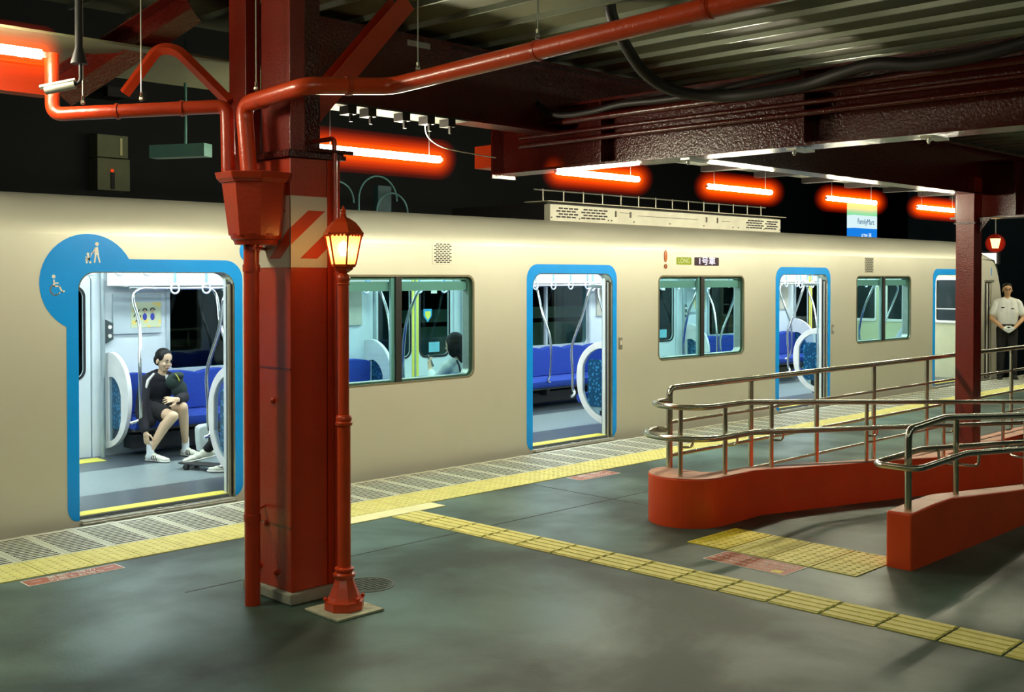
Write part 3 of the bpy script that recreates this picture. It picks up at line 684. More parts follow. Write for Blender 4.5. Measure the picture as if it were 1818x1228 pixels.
# door surrounds, jambs, sills
for i, (a, b_) in enumerate(DOORS):
    o0, o1, oz = a-0.09, b_+0.075, 1.970
    inner = rrect(a, b_, 0.0, DT, 0.13, 8, (0, 0, 1, 1))
    rr = 0.16; out = []
    for (cx_, cz_, a0) in ((o0+0.12, 0.01+0.10, PI), (o1-0.10, 0.01+0.08, 1.5*PI)):
        R = 0.12 if cx_ < a+0.5 else 0.10
        for k in range(7): out.append((cx_+(R)*math.cos(a0+PI/2*k/6), max(0.0, 0.11 + R*math.sin(a0+PI/2*k/6)-0.01)))
    for k in range(9):
        t = PI/2*k/8; out.append((o1-rr+rr*math.cos(t), oz-rr+rr*math.sin(t)))
    if i == 0:
        C = (3.67, 1.788); R = 0.37
        a1 = math.asin((oz-C[1])/R); a2 = PI+math.acos(min(1, (C[0]-o0)/R))
        out += [(C[0]+R*math.cos(a1)+0.05, oz)]
        for k in range(29):
            t = a1+(a2-a1)*k/28; out.append((C[0]+R*math.cos(t), C[1]+R*math.sin(t)))
        out += [(o0, C[1]+R*math.sin(a2)-0.05)]
    else:
        for k in range(9):
            t = PI/2+PI/2*k/8; out.append((o0+rr+rr*math.cos(t), oz-rr+rr*math.sin(t)))
    # bottom corner arcs meet the opening's bottom edge
    inner2 = [(x_, max(z_, 0.012)) for x_, z_ in inner]
    ds = plate(out, [], -0.003, -0.0005)
    # cut: build as strips instead of hole when the bottom is open
    lo = [p for p in out]
    k0 = 0
    poly = []
    # outer path from bottom-left inside corner, round the outside, back to bottom-right
    op = out
    left_in = (a, 0.0); right_in = (b_, 0.0)
    inn = [p for p in inner if not (p[1] < 0.001)]
    # out starts at left bottom arc (from left edge to bottom), then right bottom arc (bottom to right edge)
    la = out[:7]; ra = out[7:14]; rest = out[14:]
    la = [p for p in la if p[0] <= a]; ra = [p for p in ra if p[0] >= b_]
    poly = [(a, la[-1][1]-0.004 if la else 0.0)] + list(reversed(la)) + list(reversed(rest)) + list(reversed(ra)) + [(b_, 0.0)] 
    poly += [(x_, z_) for x_, z_ in inn]   # right edge up, over the top, down the left edge
    ds = plate(poly, [], -0.003, -0.0005)
    sur = ds.build('door_surround', BLUE, TR)
    # bright trim round the opening
    tr_o = rrect(a, b_, 0.0, DT, 0.13, 8, (0, 0, 1, 1)); tr_i = rrect(a+0.008, b_-0.008, -0.001, DT-0.008, 0.124, 8, (0, 0, 1, 1))
    m = MB(); nn = len(tr_o)
    m.add([(x_, -0.004, z_) for x_, z_ in tr_o]+[(x_, -0.004, z_) for x_, z_ in tr_i]+[(x_, 0.128, z_) for x_, z_ in tr_i], [(k, k+1, nn+k+1, nn+k) for k in range(1, nn-1)]+[(nn+k, nn+k+1, 2*nn+k+1, 2*nn+k) for k in range(1, nn-1)])
    m.build('door_trim', STEEL, sur)
    # right jamb: rubber edge and leaf edge; left jamb likewise
    MB().box(b_-0.020, b_-0.006, 0.035, 0.075, 0.02, DT-0.03).build('rubber_edge', BLACK, sur); MB().box(a+0.006, a+0.012, 0.035, 0.075, 0.02, DT-0.03).build('rubber_edge', BLACK, sur)
    m = MB(); m.box(b_-0.035, b_-0.006, 0.080, 0.118, 0.02, DT-0.02); m.build('leaf_edge', INW, sur)
    m = MB(); m.box(b_-0.04, b_-0.02, 0.03, 0.045, 0.0, DT-0.1); m.build('jamb_strip', STEELD, sur)
    # sill
    m = MB(); m.box(a+0.01, b_-0.005, -0.035, 0.055, -0.03, -0.004); m.box(a+0.01, b_-0.005, -0.045, -0.030, -0.035, -0.018); m.build('door_sill', mat('sill_metal', (0.80, 0.80, 0.68), 0.25, 0.6, 0.15, 25), sur, bevel=0.003)
    for xq, w_ in ((a+0.20, 0.02), (a+0.62, 0.05), (a+0.78, 0.09)):
        MB().box(xq, xq+w_, -0.015, 0.012, -0.004, 0.004).build('sill_latch', STEELD, sur)
    MB().box(a+0.01, b_-0.01, 0.06, 0.20, 0.02, 0.024).build('yellow_strip', YELF, TR)
    MB().box(a+0.01, b_-0.01, 2.38, 2.60, 0.02, 0.024).build('yellow_strip', YELF, TR)
    # handle box beside the door
    if i in (1, 2):
        m = MB(); m.box(b_+0.11, b_+0.17, -0.014, 0.0, 1.00, 1.14); mm = m.build('door_cock', STEELD, TR, bevel=0.006)
        MB().box(b_+0.125, b_+0.155, -0.017, -0.014, 1.05, 1.10).build('cock_label', WHITE, mm)
    # far doors: two leaves with windows, yellow meeting edges
    mid = (a+b_)/2
    for s0, s1 in ((a+0.012, mid-0.012), (mid+0.012, b_-0.012)):
        lf = plate([(s0, 0.02), (s0, DT-0.01), (s1, DT-0.01), (s1, 0.02)], [rrect(s0+0.075, s1-0.075, 0.82, 1.72, 0.09, 6)], 2.72, 2.745).build('far_door_leaf', INW, TR)
        plate(rrect(s0+0.052, s1-0.052, 0.795, 1.745, 0.11, 6), [rrect(s0+0.075, s1-0.075, 0.82, 1.72, 0.09, 6)], 2.712, 2.72).build('window_seal', BLACK, lf)
        MB().box(s0+0.07, s1-0.07, 2.735, 2.738, 0.81, 1.73).build('door_pane', DGLASS, lf)
        e0, e1 = (s1-0.040, s1-0.006) if s1 < mid else (s0+0.006, s0+0.040)
        MB().box(e0, e1, 2.712, 2.72, 0.03, DT-0.02).build('yellow_edge', YELF, lf)
        if i in (0, 1, 2):
            MB().box((s0+s1)/2-0.05, (s0+s1)/2+0.05, 2.728, 2.732, 1.62, 1.66).build('door_label', WHITE, lf)
            MB().box((s0+s1)/2-0.09, (s0+s1)/2+0.09, 2.727, 2.733, 0.86, 0.99).build('door_label', mat('pale_blue_label', (0.2, 0.55, 0.65), 0.5), lf)
    if i == 1:
        m = MB(); m.prism([(9.30, 1.42), (9.44, 1.42), (9.44, 1.33), (9.37, 1.25), (9.30, 1.33)], 2.726, 2.73, 'y'); m.build('door_emblem', mat('emblem_blue', (0.05, 0.4, 0.7), 0.5), TR)
        m = MB(); m.prism([(9.325, 1.39), (9.415, 1.39), (9.415, 1.33), (9.37, 1.28), (9.325, 1.33)], 2.722, 2.726, 'y'); m.build('door_emblem', YELF, TR)
# side windows: frame, mullion, panes
for i, (a, b_) in enumerate(WINS):
    fr = plate(rrect(a-0.004, b_+0.004, WZ0-0.004, WZ1+0.004, 0.09, 8), [rrect(a+0.016, b_-0.016, WZ0+0.012, WZ1-0.016, 0.075, 8)], -0.004, 0.012).build('window_frame', mat('window_rim', (0.30, 0.27, 0.18), 0.35, 0.5), TR)
    fr2 = plate(rrect(a+0.0, b_-0.0, WZ0+0.0, WZ1-0.0, 0.085, 8), [rrect(a+0.04, b_-0.045, WZ0+0.03, WZ1-0.045, 0.06, 8)], 0.03, 0.12).build('window_reveal', STEELD, fr)
    mm = (a+b_)/2-0.01
    m = MB(); m.box(mm-0.035, mm+0.035, -0.002, 0.02, WZ0+0.01, WZ1-0.01); m.build('mullion', BLACK, fr)
    m = MB(); m.box(mm-0.075, mm-0.036, 0.02, 0.05, WZ0+0.02, WZ1-0.02); m.box(mm+0.036, mm+0.05, 0.02, 0.05, WZ0+0.02, WZ1-0.02); m.build('inner_post', INWG, fr)
    for p0, p1 in ((a+0.014, mm-0.035), (mm+0.035, b_-0.014)):
        MB().add([(p0, 0.01, WZ0+0.01), (p1, 0.01, WZ0+0.01), (p1, 0.01, WZ1-0.012), (p0, 0.01, WZ1-0.012)], [(0,1,2,3)]).build('window_pane', WGLASS, fr)
    # roller blind rolled up
    MB().box(a+0.05, b_-0.05, 0.06, 0.11, 1.70, 1.79).build('blind_box', INWG, fr)
    # far window
    ff_ = plate(rrect(a-0.01, b_+0.01, 0.82, 1.74, 0.07, 6), [rrect(a+0.03, b_-0.03, 0.86, 1.70, 0.05, 4)], 2.68, 2.70).build('far_window_frame', INWG, TR)
    MB().box(mm-0.02, mm+0.02, 2.69, 2.73, 0.86, 1.70).build('mullion', INWG, ff_)
    MB().box(a+0.03, b_-0.03, 2.735, 2.74, 0.86, 1.70).build('window_pane', DGLASS, ff_)
# cab side door strips
m = MB(); m.box(20.27, 20.60, 0.02, 0.03, -0.02, 1.76); cd = m.build('cab_door', STEELD, TR)
for xa, mm_ in ((20.33, BLACK), (20.40, WHITE), (20.455, BLACK), (20.53, STEELD)):
    MB().tube([(xa, 0.01, 0.02), (xa, 0.01, 1.72)], 0.014, 8).build('grab_bar', mm_, cd)
MB().box(20.24, 20.66, -0.015, 0.0, 1.74, 1.78).build('door_hood', STEELD, cd, bevel=0.005)
m = MB(); m.prism([(20.55, 1.86), (20.575, 1.86), (20.575, 1.98), (20.585, 2.0), (20.54, 2.0), (20.55, 1.98)], -0.003, -0.001, 'y'); m.build('blue_mark', BLUE, TR)

# pictograms on the blue disc
m = MB()
def disc(m, cx_, cz_, r, y=-0.0045, seg=18): m.add([(cx_+r*math.cos(2*PI*k/seg), y, cz_+r*math.sin(2*PI*k/seg)) for k in range(seg)], [tuple(range(seg))])
def stroke(m, pts, w, y=-0.0045):
    for p, q in zip(pts, pts[1:]):
        dx, dz = q[0]-p[0], q[1]-p[1]; l = math.hypot(dx, dz); nx_, nz_ = -dz/l*w/2, dx/l*w/2
        m.add([(p[0]+nx_, y, p[1]+nz_), (p[0]-nx_, y, p[1]-nz_), (q[0]-nx_, y, q[1]-nz_), (q[0]+nx_, y, q[1]+nz_)], [(0, 1, 2, 3)])
        disc(m, q[0], q[1], w/2, y-0.0001, 10); disc(m, p[0], p[1], w/2, y-0.0001, 10)
disc(m, 3.405, 1.835, 0.014)
stroke(m, [(3.407, 1.808), (3.409, 1.765), (3.445, 1.765), (3.468, 1.722), (3.482, 1.727)], 0.013)
stroke(m, [(3.409, 1.787), (3.438, 1.787)], 0.010)
arc = [(3.418+0.038*math.cos(t), 1.738+0.040*math.sin(t)) for t in [math.radians(115+i*15) for i in range(15)]]
stroke(m, arc, 0.010)
m.build('wheelchair_symbol', WHITE, TR)
m = MB(); disc(m, 3.735, 2.082, 0.015)
m.add([(3.717, -0.0045, 2.055), (3.742, -0.0045, 2.06), (3.752, -0.0045, 2.0), (3.715, -0.0045, 2.0)], [(0, 1, 2, 3)])
stroke(m, [(3.724, 2.0), (3.716, 1.945)], 0.013); stroke(m, [(3.743, 2.0), (3.756, 1.945)], 0.013); stroke(m, [(3.722, 2.05), (3.702, 2.015), (3.690, 2.01)], 0.009)
disc(m, 3.665, 2.005, 0.011); stroke(m, [(3.667, 1.99), (3.672, 1.965), (3.650, 1.962)], 0.017); stroke(m, [(3.648, 1.985), (3.66, 1.96), (3.685, 1.985), (3.695, 2.01)], 0.007)
disc(m, 3.655, 1.943, 0.009); disc(m, 3.682, 1.943, 0.009)
m.build('stroller_symbol', WHITE, TR)
m = MB(); m.lathe([(0.10, 0), (0.10, 0.003)], (0, 0, 0), 28); o = m.build('blue_disc', BLUE, TR, loc=(5.065, -0.0005, 2.05), rot=(PI/2, 0, 0))

# lights, labels and number display on the body side
m = MB(); m.sphere((10.80, -0.006, 2.085), (0.030, 0.012, 0.075), 14, 10); m.build('side_lamp', mat('orange_lens', (0.65, 0.20, 0.08), 0.25), TR, smooth=True)
m = MB(); m.sphere((10.80, -0.006, 1.962), (0.030, 0.012, 0.030), 14, 10); m.build('side_lamp', mat('brown_lens', (0.35, 0.12, 0.04), 0.25), TR, smooth=True)
m = MB(); m.add([(x_, -0.002, z_) for x_, z_ in rrect(11.02, 11.33, 1.985, 2.075, 0.015)], [tuple(range(28))]); lb = m.build('service_label', emis('green_label_light', (0.55, 0.62, 0.06), 0.8), TR)
text('lettering', 'LONG', 0.085, (11.175, -0.004, 2.03), (PI/2, 0, 0), emis('label_text', (0.8, 0.85, 0.4), 1.0), lb, 0.0005)
m = MB(); m.add([(x_, -0.002, z_) for x_, z_ in rrect(11.39, 11.92, 1.975, 2.08, 0.015)], [tuple(range(28))]); dp = m.build('number_display', mat('display_black', (0.03, 0.01, 0.02), 0.3), TR)
text('lettering', '1号車', 0.105, (11.655, -0.004, 2.027), (PI/2, 0, 0), emis('led_text', (0.95, 0.85, 1.0), 2.2), dp, 0.0005, sx=1.45)
# side vents
def vent(x0, x1, z0, z1, nr, nc, dark=BLACK):
    m = MB(); m.box(x0, x1, -0.004, 0.0, z0, z1); v_ = m.build('vent_plate', BODY if nr > 9 else mat('vent_grey', (0.33, 0.33, 0.25), 0.5), TR, bevel=0.002)
    m = MB(); w = (x1-x0-0.03)
    for r in range(nr):
        z = z0+0.022+(z1-z0-0.044)*r/(nr-1); k = nc if r % 2 else nc-1
        for c in range(k):
            x = x0+0.015+w/nc*(c+0.5+(0 if r % 2 else 0.5)); m.box(x-w/nc*0.34, x+w/nc*0.34, -0.006, -0.003, z-0.0052, z+0.0052)
    m.build('vent_slots', dark, v_, kind='stuff')
vent(7.09, 7.36, 1.955, 2.175, 11, 5)
vent(15.78, 16.05, 1.90, 2.13, 8, 4)
# rooftop unit
ru = MB(); ru.box(9.26, 14.14, 0.46, 0.56, 2.44, 2.665); ro = ru.build('rooftop_unit', mat('rooftop_unit_paint', (0.62, 0.62, 0.50), 0.5), TR, bevel=0.008)
MB().box(9.18, 14.22, 0.42, 0.80, 2.69, 2.70).build('unit_cover', mat('unit_cover_paint', (0.40, 0.40, 0.30), 0.5), ro)
MB().box(9.32, 14.08, 0.57, 2.2, 2.46, 2.69).build('unit_gap', BLACK, ro)
sl = MB()
for (x0, x1) in ((9.37, 9.72), (9.80, 10.25), (13.26, 13.67), (13.74, 14.04)):
    nc = 4 if x1-x0 < 0.40 else 5
    for r in range(4):
        for c in range(nc-(r+1) % 2*0):
            w = (x1-x0)/nc; x = x0+w*(c+0.5)+(0.02 if r % 2 else -0.02); sl.box(x-w*0.36, x+w*0.36, 0.452, 0.462, 2.515+0.033*r, 2.532+0.033*r)
sl.build('vent_slots', BLACK, ro, kind='stuff')
sd = MB()
for x in (10.42, 10.70, 12.30, 12.55):
    sd.box(x-0.012, x+0.012, 0.45, 0.462, 2.56, 2.63)
for x in (9.28, 9.76, 10.28, 10.34, 10.77, 11.5, 12.24, 12.92, 13.05, 13.70, 14.12): sd.box(x-0.008, x+0.008, 0.452, 0.462, 2.505, 2.52)
sd.box(10.5, 10.68, 0.456, 0.461, 2.612, 2.617); sd.box(10.85, 12.1, 0.456, 0.461, 2.585, 2.592); sd.box(12.66, 12.85, 0.456, 0.461, 2.585, 2.592)
sd.build('latch', mat('latch_dark', (0.10, 0.10, 0.07), 0.5), ro)
rr_ = MB(); rr_.tube([(9.4, 0.85, 2.86), (14.35, 0.85, 2.86)], 0.009, 8)
for i in range(14): x = 9.55+i*0.36; rr_.tube([(x, 0.85, 2.70), (x, 0.85, 2.875)], 0.008, 6)
rr_.build('roof_rail', STEELD, ro, smooth=True)

# ------------------------------------------------------------------ train interior furniture
def partition(x, side, name='seat_partition'):
    # side 1: near-side seat (from the near wall), -1: far-side seat
    out = [(0.14, 1.06), (0.30, 1.075), (0.45, 1.02), (0.57, 0.92), (0.64, 0.78), (0.655, 0.60), (0.62, 0.42), (0.53, 0.27), (0.40, 0.17), (0.25, 0.11), (0.14, 0.09)]
    P_ = [Vector((a, b, 0)) for a, b in out]; sp = [(p.x, p.y) for p in smoothpath(P_, 4)]
    c = (0.33, 0.60); inn = [(max(0.15, c[0]+(p[0]-c[0])*0.76), c[1]+(p[1]-c[1])*0.83) for p in sp]
    inn = [(min(a, 0.56), b) for a, b in inn]
    if side < 0: inn = [(0.20+(a-0.15)*0.72, 0.16+(b-0.16)*0.80) for a, b in inn]
    if side < 0: sp = [(2.84-a, b) for a, b in sp]; inn = [(2.84-a, b) for a, b in inn]
    fr = plate(sp, [inn], x-0.022, x+0.022, 'x').build(name, mat('partition_white', (0.82, 0.84, 0.82), 0.35), TR, bevel=0.004)
    pm_ = MB(); k = len(inn); pm_.add([(x-0.006, a, b) for a, b in inn], [tuple(range(k))]); pm_.build('partition_glass', PGLASS, fr)
    # patterned seat side inside
    y0, y1 = (0.24, 0.50) if side > 0 else (2.34, 2.60)
    pm_ = MB(); pm_.prism(rrect(y0, y1, 0.30, 0.86, 0.05, 5), x+0.010*1, x+0.014, 'x'); pm_.build('patterned_panel', PATT, fr)
    # pole alongside and hook
    yy = 0.50 if side > 0 else 2.34
def bench(a, b_, side):
    yb0, yb1 = (2.56, 2.68) if side < 0 else (0.15, 0.27)
    L_ = b_-a; ns = 7; w = L_/ns
    # scalloped back
    pts = [(a, 0.46)]; top = []
    for i in range(ns*6+1):
        x = a+L_*i/(ns*6); ph = (i % 6)/6; top.append((x, 0.815+0.035*math.sin(PI*ph) if True else 0))
    poly = [(a, 0.44)]+top+[(b_, 0.44)]
    m = MB(); m.prism(poly, yb0, yb1, 'y'); m.build('seat_back', SEAT, TR, bevel=0.012)
    m = MB()
    y0, y1 = (2.12, 2.60) if side < 0 else (0.22, 0.70)
    f = y0 if side < 0 else y1; bk_ = y1 if side < 0 else y0; s = 1 if side < 0 else -1
    m.prism([(f+s*0.03, 0.33), (f, 0.37), (f+s*0.0, 0.415), (f+s*0.03, 0.445), (f+s*0.15, 0.455), (bk_, 0.435), (bk_, 0.33)], a, b_, 'x'); m.build('seat_cushion', SEAT, TR, smooth=True)
    m = MB(); m.box(a+0.02, b_-0.02, min(f+s*0.06, bk_), max(f+s*0.06, bk_), 0.30, 0.33)
    m.build('seat_pan', mat('seat_pan_dark', (0.05, 0.06, 0.06), 0.5), TR)
    m = MB()
    for x in (a+0.3, a+L_*0.37, a+L_*0.63, b_-0.3): m.box(x-0.03, x+0.03, min(f+s*0.16, f+s*0.30), max(f+s*0.16, f+s*0.30), 0.20, 0.31)
    m.box(a+0.1, b_-0.1, min(f+s*0.28, bk_), max(f+s*0.28, bk_), 0.10, 0.24); m.build('heater_box', mat('heater_dark', (0.04, 0.04, 0.045), 0.4, 0.3), TR)
def curved_pole(x, side, lean, top_dir):
    # from the overhead rail, bowing towards the aisle and back to the seat edge
    Yr = 2.28 if side < 0 else 0.56; Yf = 2.08 if side < 0 else 0.79
    m = MB(); pts = [(x+top_dir*0.22, Yr, 1.715), (x+top_dir*0.08, Yr, 1.71), (x, Yr, 1.62), (x+lean*0.02, (Yr+Yf)/2, 1.35), (x-lean*0.03, Yf, 1.0), (x-lean*0.03, Yf-0.01, 0.70), (x-lean*0.02, Yf, 0.50), (x-top_dir*0.02, Yf+(0.03 if side < 0 else -0.03), 0.43), (x-top_dir*0.10, Yf+(0.06 if side < 0 else -0.06), 0.40)]
    m.tube(smoothpath(pts, 6), 0.017, 12); m.build('grab_pole', CHROME, TR, smooth=True)
def strap(x, y, ztop, zring):
    m = MB(); m.box(x-0.012, x+0.012, y-0.004, y+0.004, zring+0.06, ztop); s_ = m.build('hanging_strap', BLUEW, TR)
    m = MB(); pts = [(x+0.045*math.sin(t)*(1.0 if True else 0), y, zring+0.0+0.048*math.cos(t)) for t in [2*PI*k/18 for k in range(18)]]
    m.tube(pts, 0.010, 6, closed=True); m.build('strap_ring', mat('strap_white', (0.75, 0.82, 0.88), 0.4), s_, smooth=True)
for bi, (a, b_) in enumerate(((0.0, 3.42), (5.09, 8.32), (9.98, 13.2), (14.87, 18.08))):
    for side in (-1, 1):
        bench(a, b_, side)
        partition(a-0.03, side); partition(b_+0.03, side)
        m = MB(); yr = 2.28 if side < 0 else 0.56; m.tube([(a+0.2, yr, 1.715), (b_-0.2, yr, 1.715)], 0.013, 10); m.build('overhead_rail', CHROME, TR, smooth=True)
        curved_pole(a+0.05, side, 1, 1); curved_pole(b_-0.05, side, 1, -1)
        curved_pole(a+0.98, side, -1, -1); curved_pole(b_-0.98, side, -1, 1)
        if bi > 0:
            for k in range(8): strap(a+0.42+k*0.35, yr-(0.16 if side < 0 else -0.25), 1.98, 1.715)
    if bi > 0:
        # posters on the far wall and the door-side wall panels
        m = MB(); m.box(a+0.03, b_-b_+a+0.56, 2.672, 2.70, 1.25, 1.66); po = m.build('poster_frame', INWG, TR)
        m = MB(); m.box(a+0.22, a+0.55, 2.668, 2.672, 1.31, 1.57); m.build('poster', speckle('poster_print_%d' % bi, [(0.75, 0.60, 0.15), (0.10, 0.20, 0.45), (0.6, 0.35, 0.1)][bi-1], (0.55, 0.62, 0.40), 14, 0.5), po)
        m = MB(); m.box(b_-0.55, b_-0.05, 2.672, 2.70, 1.25, 1.66); po = m.build('poster_frame', mat('poster_paper', (0.50, 0.50, 0.40), 0.6), TR)
        # emergency call plates
        m = MB(); m.prism([(a-0.05, 1.16), (a+0.025, 1.20), (a+0.025, 1.36), (a-0.05, 1.40)], 2.66, 2.70, 'y'); pc = m.build('call_plate', mat('call_plate_dark', (0.06, 0.08, 0.08), 0.4), TR)
        for z in (1.235, 1.325): MB().tube([(a-0.012, 2.652, z), (a-0.012, 2.662, z)], 0.020, 12).build('call_button', WHITE, pc)
# vertical poles at the doors
for a, b_ in DOORS[:4]:
    for x in (a-0.07, b_+0.07):
        for y in (2.62, 0.20):
            MB().tube([(x, y, 0.02), (x, y, 2.19)], 0.024 if y > 1 else 0.013, 12).build('door_pole', mat('satin_pole', (0.45, 0.55, 0.56), 0.35, 0.6), TR, smooth=True)
# crosswise straps in the aisle at the doors, high row
for a, b_ in DOORS:
    m = MB(); m.tube([(a-0.3, 1.2, 1.99), (b_+0.3, 1.2, 1.99)], 0.013, 8); m.build('overhead_rail', CHROME, TR, smooth=True)
    for k in range(5): strap(a+0.12+0.26*k, 1.2, 2.0, 1.90)
# figures on the posters
for x, z in ((5.46, 1.42), (5.545, 1.42)): MB().sphere((x, 2.666, z), (0.024, 0.001, 0.038), 10, 8).build('poster_figure', mat('poster_blue', (0.03, 0.05, 0.35), 0.5), TR)
m = MB()
for x, z in ((5.46, 1.495), (5.545, 1.50)): m.tube([(x+0.022*math.cos(t), 2.665, z-0.012+0.022*math.sin(t)) for t in [PI*k/8 for k in range(9)]], 0.006, 6)
for x, z in ((5.39, 1.46), (5.35, 1.42), (5.37, 1.37), (5.405, 1.40)): m.tube([(x-0.012, 2.665, z), (x+0.01, 2.665, z+0.035)], 0.005, 5)
m.build('poster_strokes', BLACK, TR, kind='stuff')
for x, z in ((5.46, 1.475), (5.545, 1.478)): MB().sphere((x, 2.6665, z), (0.014, 0.0008, 0.018), 8, 6).build('poster_face', SKIN, TR)
# ------------------------------------------------------------------ lantern lamp post
def hexa(m, prof, c, k=0): return m.lathe(prof, c, 6, k=k, rot=0.13)
lp = thing('lamp_post', (3.645, -3.245, 0), 'orange-red cast iron lamp post with a lit hexagonal lantern', 'lamp')
LX, LY = 3.645, -3.245
m = MB(); m.box(-0.155, 0.155, -0.155, 0.155, 0.0, 0.014); m.build('concrete_pad', mat('pad_concrete', (0.55, 0.56, 0.40), 0.8, 0, 0.15, 20, 0.5, 60), lp, bevel=0.004, loc=(LX, LY, 0))
m = MB(); m.lathe([(0.108, 0.014), (0.110, 0.02), (0.110, 0.062), (0.100, 0.068), (0.088, 0.085), (0.065, 0.14), (0.053, 0.175), (0.050, 0.185)], (LX, LY, 0), 8, rot=PI/8); m.build('base', ORED, lp, bevel=0.002)
m = MB(); m.lathe([(0.050, 0.180), (0.060, 0.190), (0.062, 0.205), (0.052, 0.213), (0.046, 0.217), (0.053, 0.225), (0.054, 0.236), (0.044, 0.243)], (LX, LY, 0), 24); m.build('base_ring', ORED, lp, smooth=True)
for s in ((-1, 0.4), (1, -0.4), (0.2, -1)):
    m = MB(); m.sphere((LX+s[0]*0.098, LY+s[1]*0.098, 0.075), 0.012); m.build('anchor_bolt', ORED, lp, smooth=True)
m = MB(); m.tube([(LX, LY, 0.235), (LX, LY, 1.03)], 0.0365, 24); m.build('lower_pole', ORED, lp, smooth=True)
m = MB(); m.lathe([(0.037, 1.015), (0.046, 1.022), (0.048, 1.035), (0.040, 1.042), (0.045, 1.055), (0.040, 1.072), (0.032, 1.078)], (LX, LY, 0), 24); m.build('collar', ORED, lp, smooth=True)
m = MB(); m.tube([(LX, LY, 1.07), (LX, LY, 1.80)], 0.0295, 24); m.build('upper_pole', ORED, lp, smooth=True)
m = MB(); m.lathe([(0.030, 1.785), (0.036, 1.792), (0.030, 1.80), (0.036, 1.815), (0.037, 1.830), (0.028, 1.845), (0.018, 1.852), (0.020, 1.858)], (LX, LY, 0), 24); m.build('neck', ORED, lp, smooth=True)
m = MB(); hexa(m, [(0.020, 1.852), (0.052, 1.872), (0.056, 1.884), (0.068, 1.886), (0.070, 1.900), (0.0, 1.900)], (LX, LY, 0)); lan = m.build('lantern_cup', ORED, lp)
for k in range(6):
    a = 0.13+2*PI*k/6; a2 = a+2*PI/6
    p0 = Vector((LX+0.068*math.cos(a), LY+0.068*math.sin(a), 1.898)); p1 = Vector((LX+0.102*math.cos(a), LY+0.102*math.sin(a), 2.062))
    m = MB(); m.tube([p0, p1], 0.0055, 6); m.build('lantern_bar', ORED, lp)
    q0 = Vector((LX+0.068*math.cos(a2), LY+0.068*math.sin(a2), 1.898)); q1 = Vector((LX+0.102*math.cos(a2), LY+0.102*math.sin(a2), 2.062))
    m = MB(); m.add([p0, q0, q1, p1], [(0, 1, 2, 3)]); m.build('lantern_pane', 
        MATS.get('amber_glass') or None, lp) if False else None
    MB_ = MB(); MB_.add([p0, q0, q1, p1], [(0, 1, 2, 3)])
    if 'amber_glass' not in MATS:
        am = bpy.data.materials.new('amber_glass'); am.use_nodes = True; nt = am.node_tree; nt.nodes.clear()
        oo = nt.nodes.new('ShaderNodeOutputMaterial'); tl = nt.nodes.new('ShaderNodeBsdfTranslucent'); tl.inputs[0].default_value = (1.0, 0.80, 0.42, 1)
        tp = nt.nodes.new('ShaderNodeBsdfTransparent'); tp.inputs[0].default_value = (1.0, 0.85, 0.5, 1); ms = nt.nodes.new('ShaderNodeMixShader'); ms.inputs[0].default_value = 0.35
        nt.links.new(tl.outputs[0], ms.inputs[1]); nt.links.new(tp.outputs[0], ms.inputs[2]); nt.links.new(ms.outputs[0], oo.inputs[0]); MATS['amber_glass'] = am
    MB_.build('lantern_pane', MATS['amber_glass'], lp)
m = MB(); hexa(m, [(0.10, 2.058), (0.113, 2.064), (0.116, 2.070), (0.106, 2.080), (0.094, 2.100), (0.070, 2.128), (0.040, 2.148), (0.020, 2.158), (0.012, 2.170), (0.0, 2.172)], (LX, LY, 0)); m.build('lantern_roof', ORED, lp, smooth=False)
m = MB(); m.lathe([(0.010, 2.160), (0.018, 2.172), (0.012, 2.182), (0.017, 2.190), (0.012, 2.200), (0.004, 2.215), (0.001, 2.222)], (LX, LY, 0), 14); m.build('finial', ORED, lp, smooth=True)
m = MB()
for k in range(6):
    a = 0.13+2*PI*k/6
    for q in range(5):
        t = (q+0.5)/5; a_ = a; b2 = a+2*PI/6
        px, py = 0.108*((1-t)*math.cos(a_)+t*math.cos(b2)), 0.108*((1-t)*math.sin(a_)+t*math.sin(b2)); m.sphere((LX+px, LY+py, 2.058), (0.008, 0.008, 0.007), 6, 5)
m.build('eave_trim', ORED, lp)
m = MB(); m.sphere((LX, LY, 1.985), (0.028, 0.028, 0.042), 16, 12); m.build('bulb', LANT, lp, smooth=True)
m = MB(); m.tube([(LX, LY, 1.90), (LX, LY, 1.945)], 0.018, 12); m.build('bulb_socket', mat('socket', (0.5, 0.3, 0.1), 0.6), lp)

# ------------------------------------------------------------------ ramp walls and rails
def walltop(x): return 0.36 if x < 7.3 else 0.36-0.0845*(x-7.3)
rw = thing('ramp_wall', (6.85, -3.4, 0), 'red rounded ramp wall carrying the double handrail, farther from the camera', 'wall')
pts = []; CXR, CYR, RR = 6.85, -3.22, 0.30
pl_ = [(9.0, -3.37), (7.20, -3.37), (6.93, -3.36), (6.93, -2.94)]
arc = [(CXR+RR*math.cos(t), CYR+RR*math.sin(t)) for t in [math.radians(80+i*(190/24)) for i in range(25)]]
front = [(7.3, -3.52), (9.0, -3.52)]
